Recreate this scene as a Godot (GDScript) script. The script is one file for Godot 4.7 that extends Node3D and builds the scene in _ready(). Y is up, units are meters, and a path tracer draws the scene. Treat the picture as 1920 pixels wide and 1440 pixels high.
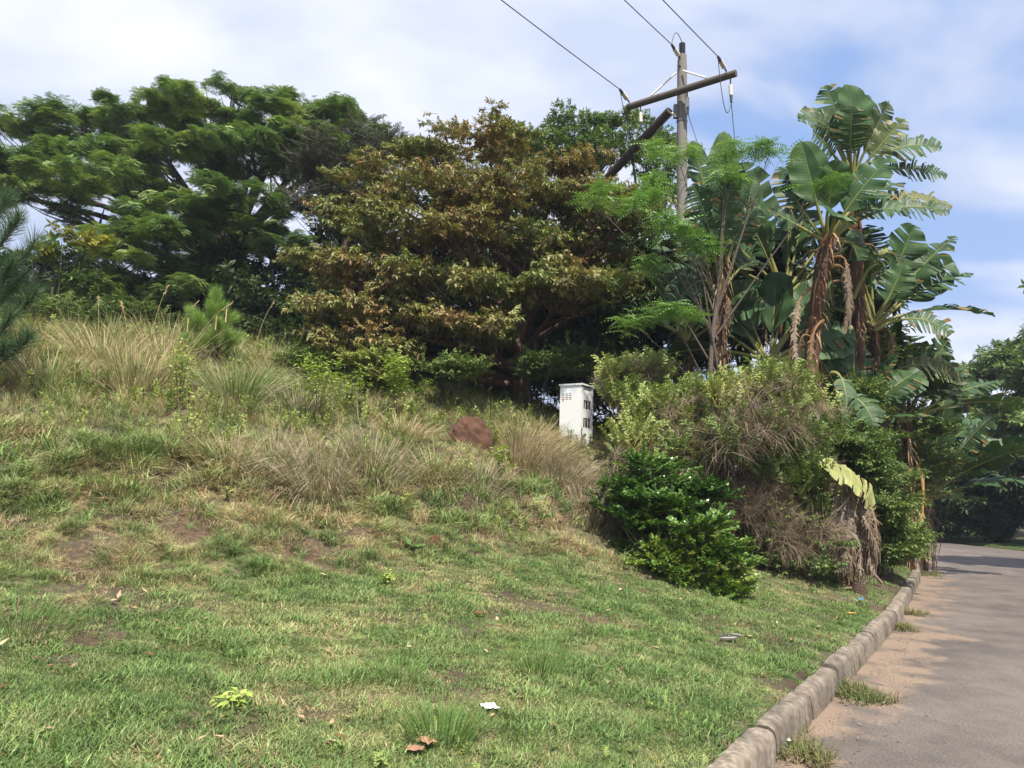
extends Node3D
# A grassy road bank with trees, giant bird-of-paradise plants, a power pole and a kerbed road.

const EYE := Vector3(0, 1.5, 0)
const FOCAL := 1423.0            # focal length in pixels of a 1920 pixel wide picture
var cam_basis: Basis
var rng := RandomNumberGenerator.new()
var noise_a := FastNoiseLite.new()
var noise_b := FastNoiseLite.new()
var noise_c := FastNoiseLite.new()
var used_names := {}

# ---------------------------------------------------------------- mesh builder
class Shape:
	var v := PackedVector3Array()
	var n := PackedVector3Array()
	var c := PackedColorArray()
	var ix := PackedInt32Array()
	func tri(a: Vector3, b: Vector3, d: Vector3, col: Color) -> void:
		var nn := (d - a).cross(b - a).normalized()
		var k := v.size()
		v.push_back(a); v.push_back(b); v.push_back(d)
		n.push_back(nn); n.push_back(nn); n.push_back(nn)
		c.push_back(col); c.push_back(col); c.push_back(col)
		ix.push_back(k); ix.push_back(k + 1); ix.push_back(k + 2)
	func quad(a: Vector3, b: Vector3, d: Vector3, e: Vector3, col: Color) -> void:
		tri(a, b, d, col); tri(a, d, e, col)
	func box(o: Vector3, s: Vector3, col: Color, bs := Basis.IDENTITY) -> void:
		var h := s * 0.5
		var p := []
		for i in 8:
			p.append(o + bs * Vector3(h.x if i & 1 else -h.x, h.y if i & 2 else -h.y, h.z if i & 4 else -h.z))
		for q in [[0, 2, 3, 1], [4, 5, 7, 6], [0, 4, 6, 2], [1, 3, 7, 5], [2, 6, 7, 3], [0, 1, 5, 4]]:
			var m: Vector3 = (p[q[0]] + p[q[2]]) * 0.5 - o
			var nn: Vector3 = (p[q[2]] - p[q[0]]).cross(p[q[1]] - p[q[0]])
			if nn.dot(m) > 0.0:
				quad(p[q[0]], p[q[1]], p[q[2]], p[q[3]], col)
			else:
				quad(p[q[3]], p[q[2]], p[q[1]], p[q[0]], col)
	func tube(pts: Array, rad: Array, sides: int, col: Color, cap := false) -> void:
		var k0 := v.size()
		var u := Vector3.ZERO
		for i in pts.size():
			var t: Vector3
			if i == 0: t = pts[1] - pts[0]
			elif i == pts.size() - 1: t = pts[i] - pts[i - 1]
			else: t = pts[i + 1] - pts[i - 1]
			t = t.normalized()
			if u == Vector3.ZERO:
				u = t.cross(Vector3(0.31, 0.2, 0.93) if absf(t.z) < 0.9 else Vector3(1, 0, 0)).normalized()
			else:
				u = (u - t * u.dot(t)).normalized()
			var w := t.cross(u)
			for s in sides:
				var a := TAU * s / sides
				var d := u * cos(a) + w * sin(a)
				v.push_back(pts[i] + d * rad[i]); n.push_back(d); c.push_back(col)
		for i in pts.size() - 1:
			for s in sides:
				var a := k0 + i * sides + s
				var b := k0 + i * sides + (s + 1) % sides
				ix.push_back(a); ix.push_back(a + sides); ix.push_back(b)
				ix.push_back(b); ix.push_back(a + sides); ix.push_back(b + sides)
		if cap:
			for e in [0, pts.size() - 1]:
				var ctr: Vector3 = pts[e]
				var td: Vector3 = (pts[0] - pts[1]) if e == 0 else (pts[e] - pts[e - 1])
				for s in sides:
					var p: Vector3 = v[k0 + e * sides + s]
					var q: Vector3 = v[k0 + e * sides + (s + 1) % sides]
					if (q - ctr).cross(p - ctr).dot(td) > 0.0: tri(ctr, p, q, col)
					else: tri(ctr, q, p, col)
	# a leaf of four faces, folded along its rib and drooping
	func leaf(o: Vector3, dir: Vector3, up: Vector3, lng: float, wid: float, droop: float, col: Color) -> void:
		var sd := dir.cross(up).normalized()
		var m := o + dir * lng * 0.45 - up * wid * 0.16
		var t := o + dir * lng - up * lng * droop
		var l := o + dir * lng * 0.42 - sd * wid * 0.5 - up * lng * droop * 0.2
		var r := o + dir * lng * 0.42 + sd * wid * 0.5 - up * lng * droop * 0.2
		tri(o, l, m, col); tri(o, m, r, col); tri(l, t, m, col); tri(m, t, r, col)
	func leaflet(o: Vector3, dir: Vector3, up: Vector3, lng: float, wid: float, col: Color) -> void:
		var sd := dir.cross(up).normalized() * wid * 0.5
		var m := o + dir * lng * 0.45
		tri(o, m - sd, o + dir * lng, col); tri(o, o + dir * lng, m + sd, col)
	func blade(o: Vector3, h: Vector3, bend: Vector3, wid: float, sd: Vector3, col: Color, tip: Color) -> void:
		var m := o + h * 0.55 + bend * 0.28
		var t := o + h + bend
		var s := sd * wid * 0.5
		tri(o - s, m - s * 0.8, m + s * 0.8, col); tri(o - s, m + s * 0.8, o + s, col); tri(m - s * 0.8, t, m + s * 0.8, tip)
	func blade3(o: Vector3, h: Vector3, bend: Vector3, wid: float, sd: Vector3, col: Color, tip: Color) -> void:
		var s := sd * wid * 0.5
		var p1 := o + h * 0.42 + bend * 0.08
		var p2 := o + h * 0.78 + bend * 0.42
		var t := o + h + bend - Vector3(0, bend.length() * 0.35, 0)
		quad(o - s, p1 - s, p1 + s, o + s, col); quad(p1 - s, p2 - s * 0.7, p2 + s * 0.7, p1 + s, col); tri(p2 - s * 0.7, t, p2 + s * 0.7, tip)
	func sheet(g: Array, cols: Array) -> void:
		var k := v.size()
		var nj := g.size()
		var ni: int = g[0].size()
		for j in nj:
			for i in ni:
				var a: Vector3 = g[j][mini(i + 1, ni - 1)] - g[j][maxi(i - 1, 0)]
				var b: Vector3 = g[mini(j + 1, nj - 1)][i] - g[maxi(j - 1, 0)][i]
				v.push_back(g[j][i]); n.push_back(b.cross(a).normalized()); c.push_back(cols[j][i])
		for j in nj - 1:
			for i in ni - 1:
				var a := k + j * ni + i
				ix.push_back(a); ix.push_back(a + 1); ix.push_back(a + ni)
				ix.push_back(a + 1); ix.push_back(a + ni + 1); ix.push_back(a + ni)
	func mesh() -> ArrayMesh:
		var a := []
		a.resize(Mesh.ARRAY_MAX)
		a[Mesh.ARRAY_VERTEX] = v; a[Mesh.ARRAY_NORMAL] = n; a[Mesh.ARRAY_COLOR] = c; a[Mesh.ARRAY_INDEX] = ix
		var m := ArrayMesh.new()
		m.add_surface_from_arrays(Mesh.PRIMITIVE_TRIANGLES, a)
		return m

# ---------------------------------------------------------------- scene tree helpers
func numbered(called: String) -> String:
	var k: int = used_names.get(called, 0)
	used_names[called] = k + 1
	return called if k == 0 else "%s_%03d" % [called, k]

func thing(called: String, label: String, category: String, where := Vector3.ZERO, group := "") -> Node3D:
	var o := Node3D.new()
	o.name = numbered(called)
	add_child(o)
	o.position = where
	tag(o, label, category, group)
	return o

func tag(o: Node, label: String, category: String, group := "") -> void:
	o.set_meta("label", label); o.set_meta("category", category)
	if group != "": o.set_meta("group", group)

func part(called: String, s: Shape, m: Material, parent: Node) -> MeshInstance3D:
	var o := MeshInstance3D.new()
	o.name = numbered(called) if parent == self else called
	o.mesh = s.mesh()
	o.material_override = m
	parent.add_child(o, true)
	return o

func structure(called: String, s: Shape, m: Material) -> MeshInstance3D:
	var o := part(called, s, m, self)
	o.set_meta("kind", "structure")
	return o

func scatter(called: String, mesh: Mesh, m: Material, xf: Array, cols: Array, parent: Node) -> MultiMeshInstance3D:
	var mm := MultiMesh.new()
	mm.transform_format = MultiMesh.TRANSFORM_3D
	mm.use_colors = true
	mm.mesh = mesh
	mm.instance_count = xf.size()
	for i in xf.size():
		mm.set_instance_transform(i, xf[i]); mm.set_instance_color(i, cols[i])
	var o := MultiMeshInstance3D.new()
	o.name = called
	o.multimesh = mm
	o.material_override = m
	parent.add_child(o, true)
	o.set_meta("kind", "stuff")
	return o

func rf(a: float, b: float) -> float:
	return rng.randf_range(a, b)

func rdir() -> Vector3:
	var z := rf(-1, 1)
	var a := rf(0, TAU)
	var r := sqrt(1 - z * z)
	return Vector3(r * cos(a), z, r * sin(a))

# ---------------------------------------------------------------- measuring from the photograph
func ray(px: float, py: float) -> Vector3:
	return cam_basis * Vector3((px - 960) / FOCAL, (720 - py) / FOCAL, -1)

func at(px: float, py: float, depth: float) -> Vector3:
	var r := ray(px, py)
	return EYE + r * (depth / -r.z)

func hit(px: float, py: float) -> Vector3:
	var r := ray(px, py)
	r = r / -r.z
	var d := 2.5
	while d < 60.0:
		var p := EYE + r * d
		if p.y <= ground_y(p.x, p.z): return Vector3(p.x, ground_y(p.x, p.z), p.z)
		d += 0.04
	return EYE + r * 30.0

# ---------------------------------------------------------------- terrain
var kerb_line := PackedVector2Array([Vector2(-12, 17.5), Vector2(1.55, -4.54), Vector2(3.47, -7.49), Vector2(5.04, -9.93), Vector2(8.11, -15.16), Vector2(9.94, -18.56), Vector2(12.0, -23.0), Vector2(12.9, -26.5), Vector2(12.6, -30.5), Vector2(10.5, -35), Vector2(4, -44), Vector2(-10, -60)])
var foot_line := PackedVector2Array([Vector2(-60, -2), Vector2(-14, -5.2), Vector2(-3.6, -7.1), Vector2(-0.4, -8.6), Vector2(2.4, -9.8), Vector2(4.6, -11.6), Vector2(7.6, -16.2), Vector2(9.2, -19.3), Vector2(11, -23.5), Vector2(11.6, -26.5), Vector2(11.2, -30.5), Vector2(9, -35), Vector2(2, -43), Vector2(-14, -60)])
const ROAD_W := 5.0
const GX := -22.0
const GZ := -44.0
const CELL := 0.125
const NX := 353
const NZ := 369
var grid_h := PackedFloat32Array()
var grid_s := PackedFloat32Array()
var grid_t := PackedFloat32Array()

func line_side(q: Vector2, line: PackedVector2Array) -> float:
	var best := 1e9
	var sgn := 1.0
	for i in line.size() - 1:
		var a := line[i]
		var e := line[i + 1] - a
		var k := clampf((q - a).dot(e) / e.length_squared(), 0, 1)
		var w := q - (a + e * k)
		var d := w.length_squared()
		if d < best:
			best = d
			sgn = 1.0 if w.x * e.y - w.y * e.x > 0.0 else -1.0
	return sqrt(best) * sgn

const BT := [-2.5, -1.2, 0.0, 0.8, 1.6, 2.4, 3.4, 5.0, 8.5, 14.0, 40.0]
const BH := [0.0, 0.08, 0.26, 0.52, 0.88, 1.14, 1.4, 1.92, 3.1, 3.95, 4.6]
func bank_rise(t: float) -> float:
	if t <= BT[0]: return 0.0
	for i in BT.size() - 1:
		if t < BT[i + 1]:
			var k: float = (t - BT[i]) / (BT[i + 1] - BT[i])
			return lerpf(BH[i], BH[i + 1], k)
	return BH[BH.size() - 1]

func height_of(x: float, z: float, s: float, t: float) -> float:
	if s > 0.08:
		var lawn := 0.17 + 0.095 * clampf(s, 0, 7)
		if s < 0.16: return lerpf(-0.1, lawn, (s - 0.08) / 0.08)
		var lump := (noise_a.get_noise_2d(x * 2.2, z * 2.2) * 0.04 + noise_c.get_noise_2d(x * 20.0, z * 20.0) * 0.025) * clampf(s * 0.7, 0, 1)
		var terrace := 0.0
		if t > -1.8 and t < 4.5:
			terrace = (noise_b.get_noise_2d(x * 3.0, z * 5.0) * 0.16 + noise_c.get_noise_2d(x * 9.0, z * 11.0) * 0.1 + noise_a.get_noise_2d(x * 24.0, z * 30.0) * 0.12) * clampf((t + 1.8 - 1.6 * clampf((x + 3.5) / 4.0, 0, 1)) * 0.8, 0, 1) * clampf((4.5 - t), 0, 1)
		var left := clampf((-x - 1.5) / 7.0, 0, 1) * clampf((t - 2.0) / 5.0, 0, 1) * 0.35
		return lawn + bank_rise(t) * clampf(s * 0.9, 0, 1) + 0.0 * (t - 0.12 * noise_a.get_noise_2d(x, 40)) + lump + terrace + left
	if s < -ROAD_W - 0.1:
		var o := -s - ROAD_W
		return 0.05 + 0.06 * minf(o, 20.0) + noise_a.get_noise_2d(x * 2, z * 2) * 0.06
	return -0.1

func build_grid() -> void:
	grid_h.resize(NX * NZ); grid_s.resize(NX * NZ); grid_t.resize(NX * NZ)
	for j in NZ:
		for i in NX:
			var x := GX + i * CELL
			var z := GZ + j * CELL
			var q := Vector2(x, z)
			var s := line_side(q, kerb_line)
			var t := line_side(q, foot_line) if s > 0.0 else -3.0
			var k := j * NX + i
			grid_s[k] = s; grid_t[k] = t; grid_h[k] = height_of(x, z, s, t)

func sample(g: PackedFloat32Array, x: float, z: float) -> float:
	var fx := clampf((x - GX) / CELL, 0, NX - 1.001)
	var fz := clampf((z - GZ) / CELL, 0, NZ - 1.001)
	var i := int(fx)
	var j := int(fz)
	fx -= i; fz -= j
	var k := j * NX + i
	return lerpf(lerpf(g[k], g[k + 1], fx), lerpf(g[k + NX], g[k + NX + 1], fx), fz)

func ground_y(x: float, z: float) -> float:
	return sample(grid_h, x, z)

func ground_n(x: float, z: float) -> Vector3:
	var e := 0.15
	return Vector3(ground_y(x - e, z) - ground_y(x + e, z), 2 * e, ground_y(x, z - e) - ground_y(x, z + e)).normalized()

# ---------------------------------------------------------------- materials
func tex_noise(size: int, freq: float, octaves: int, lo: Color, hi: Color, sd: int, kind := FastNoiseLite.TYPE_SIMPLEX_SMOOTH) -> ImageTexture:
	var f := FastNoiseLite.new()
	f.noise_type = kind; f.seed = sd; f.frequency = freq; f.fractal_octaves = octaves
	var im := f.get_seamless_image(size, size)
	im.convert(Image.FORMAT_RGB8)
	for y in size:
		for x in size:
			im.set_pixel(x, y, lo.lerp(hi, im.get_pixel(x, y).r))
	return ImageTexture.create_from_image(im)

func mat(col: Color, rough := 0.8, tex: Texture2D = null, scale := 1.0) -> StandardMaterial3D:
	var m := StandardMaterial3D.new()
	m.albedo_color = col.linear_to_srgb()
	m.roughness = rough
	m.vertex_color_use_as_albedo = true
	m.cull_mode = BaseMaterial3D.CULL_DISABLED
	if tex:
		m.albedo_texture = tex
		m.uv1_triplanar = true; m.uv1_world_triplanar = true
		m.uv1_scale = Vector3.ONE * scale
	return m

func relief(m: StandardMaterial3D, tex: Texture2D, cm: float) -> StandardMaterial3D:
	m.heightmap_enabled = true; m.heightmap_texture = tex; m.heightmap_scale = cm
	return m

func leafy(rough: float, light: Color, spec := 0.4) -> StandardMaterial3D:
	var m := mat(Color.WHITE, rough)
	m.backlight_enabled = true; m.backlight = light
	m.metallic_specular = spec
	return m

var M := {}
func make_materials() -> void:
	var grain := tex_noise(256, 0.06, 5, Color(0.62, 0.62, 0.62), Color(1, 1, 1), 3)
	var fine := tex_noise(512, 0.16, 4, Color(0.55, 0.55, 0.55), Color(1, 1, 1), 5)
	var bump := tex_noise(256, 0.05, 5, Color.BLACK, Color.WHITE, 8)
	M.soil = relief(mat(Color.WHITE, 0.95, grain, 1.3), bump, 3.0)
	M.asphalt = relief(mat(Color.WHITE, 0.85, tex_noise(512, 0.09, 5, Color(0.68, 0.68, 0.68), Color(1, 1, 1), 31), 0.9), fine, 0.35)
	M.concrete = relief(mat(Color.WHITE, 0.9, tex_noise(256, 0.03, 5, Color(0.6, 0.57, 0.52), Color(1, 1, 1), 12), 2.0), fine, 0.5)
	M.mound = relief(mat(Color.WHITE, 0.95, tex_noise(256, 0.1, 5, Color(0.4, 0.38, 0.36), Color(1, 1, 1), 41), 2.4), fine, 3.0)
	M.wood = relief(mat(Color.WHITE, 0.85, tex_noise(256, 0.05, 4, Color(0.6, 0.6, 0.6), Color(1, 1, 1), 21), 3.0), bump, 0.6)
	M.bark = relief(mat(Color.WHITE, 0.9, grain, 2.5), bump, 1.5)
	M.grass = leafy(0.55, Color(0.6, 0.62, 0.45), 0.35)
	M.straw = leafy(0.7, Color(0.4, 0.36, 0.25), 0.25)
	M.leaf = leafy(0.5, Color(0.68, 0.72, 0.46), 0.4)
	M.waxy = leafy(0.28, Color(0.35, 0.5, 0.15), 0.5)
	M.banana = leafy(0.46, Color(0.45, 0.55, 0.2), 0.32)
	M.dead = leafy(0.85, Color(0.25, 0.2, 0.12), 0.2)
	M.paint = mat(Color(0.78, 0.8, 0.8), 0.4)
	M.plain = mat(Color.WHITE, 0.6)
	M.metal = mat(Color(0.35, 0.35, 0.36), 0.45)
	M.metal.metallic = 0.6
	M.gloss = mat(Color.WHITE, 0.25)

# ---------------------------------------------------------------- sky
func make_sky() -> Sky:
	var w := 1280
	var h := 640
	var im := Image.create(w, h, false, Image.FORMAT_RGBF)
	var f := FastNoiseLite.new()
	f.noise_type = FastNoiseLite.TYPE_SIMPLEX_SMOOTH; f.seed = 11; f.frequency = 0.55; f.fractal_octaves = 7; f.fractal_gain = 0.56
	var f2 := FastNoiseLite.new()
	f2.noise_type = FastNoiseLite.TYPE_SIMPLEX_SMOOTH; f2.seed = 27; f2.frequency = 0.35; f2.fractal_octaves = 2
	for j in h:
		var el := PI * 0.5 - PI * (j + 0.5) / h
		var y := sin(el)
		for i in w:
			if y < -0.05:
				im.set_pixel(i, j, Color(0.42, 0.46, 0.5)); continue
			var az := TAU * (i + 0.5) / w
			var cx := sin(az) * cos(el)
			var cz := -cos(az) * cos(el)
			var k := 1.0 / (maxf(y, 0.0) + 0.32)
			var px := cx * k
			var pz := cz * k
			var wx := 0.35 * f2.get_noise_3d(px * 2.0, pz * 2.0, 40.0)
			var a := f.get_noise_3d((px + wx) * 1.3 + pz * 0.7, (pz + wx) * 2.9, 3.0)
			var b := f2.get_noise_3d(px, pz, 9.0)
			var cover := clampf(0.98 + a * 2.5 + b * 0.6, 0.0, 1.0)
			cover = cover * cover * (3.0 - 2.0 * cover)
			cover = lerpf(cover, 0.85, clampf(1.0 - y * 6.0, 0, 1) * 0.6)
			var blue := Color(0.2, 0.33, 0.62).lerp(Color(0.38, 0.5, 0.75), clampf(1.0 - y * 1.6, 0, 1))
			var lit := clampf(0.55 + f.get_noise_3d(px * 1.6 + 5.0, pz * 2.6, 20.0) * 1.7, 0, 1)
			var cloud := Color(0.5, 0.56, 0.72).lerp(Color(0.78, 0.81, 0.92), lit)
			im.set_pixel(i, j, blue.lerp(cloud, cover))
	var pm := PanoramaSkyMaterial.new()
	pm.panorama = ImageTexture.create_from_image(im)
	var sky := Sky.new()
	sky.sky_material = pm
	return sky

# ---------------------------------------------------------------- leaf sprays (each grows along +z from its origin)
var SP := {}

func feather_spray(leaves: int, lng: float, pairs: int, plen: float, pwid: float) -> ArrayMesh:
	var s := Shape.new()
	for k in leaves:
		var a := lerpf(-2.3, 2.3, (k + 0.5) / leaves) + rf(-0.25, 0.25)
		var L := lng * rf(0.75, 1.15)
		var dir := Vector3(sin(a), rf(0.0, 0.3), cos(a)).normalized()
		var o := Vector3(rf(-0.04, 0.04), rf(-0.06, 0.06), rf(-0.05, 0.08))
		var g := rf(0.72, 1.0)
		for i in pairs:
			var t := (i + 0.8) / pairs
			var p := o + dir * L * t - Vector3(0, L * 0.42 * t * t, 0)
			var prof := plen * sin(PI * clampf(0.16 + 0.8 * t, 0, 1)) * rf(0.85, 1.1)
			var d2 := (dir - Vector3(0, 0.8 * t, 0)).normalized()
			var sd := d2.cross(Vector3.UP).normalized()
			for q in [-1.0, 1.0]:
				var pd: Vector3 = (d2 * 0.5 + sd * q - Vector3(0, rf(0.15, 0.4), 0)).normalized()
				var c := g * rf(0.88, 1.0)
				s.leaflet(p, pd, Vector3.UP, prof, pwid, Color(c, c, c))
	return s.mesh()

func broad_spray(leaves: int, twig: float, lng: float, wid: float, droop: float, wood: Color) -> ArrayMesh:
	var s := Shape.new()
	s.tube([Vector3(0, 0, -0.1), Vector3(0, 0.02, twig * 0.6), Vector3(0, 0.05, twig)], [0.006, 0.005, 0.002], 3, wood)
	for k in leaves:
		var t := lerpf(0.25, 1.0, float(k) / leaves)
		var a := k * 2.4 + rf(-0.4, 0.4)
		var dir := Vector3(cos(a), sin(a) * 0.55 + 0.15, rf(0.35, 0.9)).normalized()
		var L := lng * rf(0.7, 1.2)
		var up := (Vector3.UP + rdir() * 0.35).normalized()
		up = (up - dir * up.dot(dir)).normalized()
		var c := rf(0.7, 1.0)
		s.leaf(Vector3(0, 0.05 * t, twig * t), dir, up, L, wid * L / lng, droop * rf(0.5, 1.5), Color(c, c * rf(0.94, 1.0), c * rf(0.85, 1.0)))
	return s.mesh()

func needle_spray(count: int, lng: float, core: float) -> ArrayMesh:
	var s := Shape.new()
	s.tube([Vector3(0, 0, -0.05), Vector3(0, 0, core)], [0.009, 0.006], 4, Color(0.55, 0.38, 0.2))
	for k in count:
		var a := k * 2.4
		var t := float(k) / count
		var open := lerpf(1.15, 0.35, t)
		var d := Vector3(cos(a) * sin(open), sin(a) * sin(open), cos(open))
		var c := rf(0.65, 1.0)
		var o := Vector3(0, 0, core * t)
		var sd := d.cross(rdir()).normalized() * 0.0028
		var m := o + d * lng * 0.6
		var e := o + d * lng * rf(0.9, 1.1) - Vector3(0, lng * 0.12, 0)
		s.tri(o - sd, m - sd, m + sd, Color(c, c, c)); s.tri(o - sd, m + sd, o + sd, Color(c, c, c)); s.tri(m - sd, e, m + sd, Color(c, c, c))
	return s.mesh()

func twig_spray(count: int, lng: float) -> ArrayMesh:
	var s := Shape.new()
	for k in count:
		var o := Vector3(rf(-0.1, 0.1), rf(-0.06, 0.06), rf(-0.1, 0.1))
		var d := Vector3(rf(-0.8, 0.8), rf(-0.45, 0.5), rf(0.2, 1)).normalized()
		var e := Vector3(rf(-0.3, 0.3), rf(-0.5, 0.1), rf(-0.2, 0.3))
		var c := rf(0.5, 1.0)
		var sd := d.cross(Vector3.UP).normalized() * 0.0022
		var m := o + d * lng * 0.5
		var t := m + (d + e).normalized() * lng * 0.5 * rf(0.6, 1.2)
		s.quad(o - sd, m - sd, m + sd, o + sd, Color(c, c, c)); s.tri(m - sd, t, m + sd, Color(c, c, c))
		var f := m + (d.cross(rdir()) + d).normalized() * lng * 0.3
		s.tri(m - sd, f, m + sd, Color(c, c, c))
	return s.mesh()

func tuft(blades: int, rad: float, hmin: float, hmax: float, flop: float, wid: float, straw: float) -> ArrayMesh:
	var s := Shape.new()
	for k in blades:
		var a := rf(0, TAU)
		var r := rad * sqrt(rf(0, 1))
		var o := Vector3(cos(a) * r, -0.012, sin(a) * r)
		var b := rf(0, TAU)
		var h := rf(hmin, hmax)
		var out := Vector3(cos(b), 0, sin(b))
		var fl := h * rf(0.15, 1.0) * flop
		var g := Color(1, 1, 1) * rf(0.4, 1.0)
		if rf(0, 1) < straw: g = Color(1.0, 0.85, 0.72) * rf(0.55, 1.0)
		else: g = Color(g.r * 0.66, g.g, g.b * 0.54)
		g.a = 1
		s.blade(o, Vector3(0, h, 0) + out * fl * 0.3, out * fl - Vector3(0, fl * 0.3, 0), wid * rf(0.7, 1.3), out.cross(Vector3.UP).rotated(Vector3.UP, rf(-0.7, 0.7)), g, g.lerp(Color(0.95, 0.85, 0.55), rf(0, 0.35)))
	return s.mesh()

func make_sprays() -> void:
	SP.feather = [feather_spray(7, 0.34, 8, 0.13, 0.036), feather_spray(6, 0.38, 9, 0.12, 0.034), feather_spray(8, 0.3, 7, 0.13, 0.036)]
	SP.rust = [broad_spray(16, 0.26, 0.115, 0.05, 0.45, Color(0.5, 0.35, 0.25)), broad_spray(12, 0.22, 0.125, 0.055, 0.5, Color(0.5, 0.35, 0.25)), broad_spray(20, 0.32, 0.105, 0.045, 0.4, Color(0.5, 0.35, 0.25))]
	SP.grey = [broad_spray(30, 0.4, 0.07, 0.018, 0.2, Color(0.7, 0.6, 0.5)), broad_spray(26, 0.34, 0.075, 0.018, 0.25, Color(0.7, 0.6, 0.5))]
	SP.big = [broad_spray(14, 0.34, 0.17, 0.075, 0.35, Color(0.6, 0.5, 0.4)), broad_spray(18, 0.4, 0.15, 0.065, 0.4, Color(0.6, 0.5, 0.4))]
	SP.sapling = [feather_spray(5, 0.42, 6, 0.12, 0.045), feather_spray(4, 0.48, 7, 0.12, 0.042)]
	SP.shrub = [broad_spray(22, 0.3, 0.055, 0.026, 0.25, Color(0.8, 0.6, 0.45)), broad_spray(16, 0.34, 0.06, 0.028, 0.3, Color(0.8, 0.6, 0.45))]
	SP.round = [broad_spray(22, 0.2, 0.048, 0.034, 0.12, Color(0.5, 0.4, 0.3)), broad_spray(26, 0.24, 0.045, 0.032, 0.1, Color(0.5, 0.4, 0.3))]
	SP.needle = [needle_spray(110, 0.24, 0.16), needle_spray(90, 0.27, 0.13)]
	SP.twig = [twig_spray(16, 0.5), twig_spray(14, 0.6)]
	SP.lawn = [tuft(44, 0.085, 0.015, 0.045, 1.5, 0.005, 0.35), tuft(40, 0.1, 0.01, 0.035, 2.0, 0.005, 0.8), tuft(40, 0.07, 0.02, 0.065, 1.4, 0.0055, 0.15)]
	SP.rank = [tuft(42, 0.11, 0.05, 0.16, 1.3, 0.0065, 0.4), tuft(44, 0.14, 0.03, 0.12, 2.2, 0.006, 0.9), tuft(36, 0.08, 0.07, 0.2, 1.1, 0.0075, 0.2)]
	SP.tall = [tuft(30, 0.14, 0.25, 0.6, 0.8, 0.008, 0.5), tuft(26, 0.14, 0.2, 0.5, 1.2, 0.008, 0.75), tuft(24, 0.1, 0.3, 0.7, 0.6, 0.008, 0.35)]

# ---------------------------------------------------------------- foliage and trees
func pad(px: float, py: float, depth: float, rx: float, ry: float, rz: float) -> Array:
	return [at(px, py, depth), Vector3(rx * depth / FOCAL, ry * depth / FOCAL, rz)]

func pick(palette: Array, k: float) -> Color:
	var f := clampf(k, 0, 0.9999) * (palette.size() - 1)
	var i := int(f)
	return palette[i].lerp(palette[i + 1], f - i)

# sprays spread through the outer half of each pad; o: kind, count, palette, size, out (how far leaves face outward), hang, under, low
func crown(parent: Node3D, called: String, pads: Array, o: Dictionary) -> void:
	var kinds: Array = SP[o.kind]
	var xf := []
	var cols := []
	for k in kinds: xf.append([]); cols.append([])
	var weight := []
	var total := 0.0
	for p in pads:
		var r: Vector3 = p[1]
		var w := r.x * r.z + r.x * r.y + r.y * r.z
		weight.append(w); total += w
	var count: int = o.count
	var size: float = o.get("size", 1.0)
	var under: float = o.get("under", 0.35)
	var inner: float = o.get("inner", 0.5)
	var lump: float = o.get("lump", 0.35)
	var hang: float = o.get("hang", 0.0)
	var palette: Array = o.palette
	var clump: float = o.get("clump", 0.4)
	for pi in pads.size():
		var c: Vector3 = pads[pi][0]
		var r: Vector3 = pads[pi][1]
		var num := int(count * weight[pi] / total)
		# small clumps set about the pad's outer shell
		var blobs := []
		var nb := clampi(int(float(o.get("fill", 0.9)) * weight[pi] / (clump * clump)), 4, 90)
		for i in nb:
			var bd := rdir()
			if bd.y < -0.1 and rf(0, 1) > under: bd.y = -bd.y
			var br := lerpf(inner, 1.0, pow(rf(0, 1), 0.6)) * (1.0 + lump * noise_c.get_noise_3d(bd.x * 14 + pi * 31, bd.y * 14, bd.z * 14))
			blobs.append([c + bd * br * r, clump * rf(0.55, 1.25)])
		for i in num:
			var bl: Array = blobs[rng.randi() % nb]
			var d := rdir()
			if d.y < -0.2 and rf(0, 1) > 0.4: d.y = -d.y
			var br2: float = bl[1] * pow(rf(0, 1), 0.5)
			var p: Vector3 = bl[0] + Vector3(d.x * br2, d.y * br2 * 0.6, d.z * br2)
			var yaw := rf(0, TAU)
			var fw := (Vector3(d.x, 0.15 - hang, d.z) + Vector3(cos(yaw), rf(-0.25, 0.25), sin(yaw)) * 0.9).normalized()
			if o.has("rise"): fw = (fw * 0.6 + Vector3(0, float(o.rise), 0)).normalized()
			if o.has("wild"): fw = (rdir() + Vector3(0.3, -0.1, 0.2)).normalized()
			var up := (Vector3.UP * 1.2 + d * float(o.get("out", 0.5)) + rdir() * 0.4).normalized()
			var x := up.cross(fw).normalized()
			if x.length() < 0.5: continue
			up = fw.cross(x)
			var sc := size * rf(0.55, 1.3)
			var q := rng.randi() % kinds.size()
			xf[q].append(Transform3D(Basis(x * sc, up * sc, fw * sc), p - parent.position))
			var tone := 0.5 + 0.75 * noise_a.get_noise_3d(p.x * 3.5, p.y * 3.5, p.z * 3.5) + rf(-0.28, 0.28)
			cols[q].append(pick(palette, tone) * Color(1, 1, 1) * rf(0.85, 1.12))
	for q in kinds.size():
		if xf[q].size(): scatter(called, kinds[q].duplicate() if false else kinds[q], o.mat, xf[q], cols[q], parent)

func curve(a: Vector3, b: Vector3, c: Vector3, n: int) -> Array:
	var out := []
	for i in n + 1:
		var t := float(i) / n
		out.append(a * (1 - t) * (1 - t) + b * 2 * t * (1 - t) + c * t * t)
	return out

func taper(a: float, b: float, n: int) -> Array:
	var out := []
	for i in n + 1: out.append(lerpf(a, b, float(i) / n))
	return out

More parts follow.
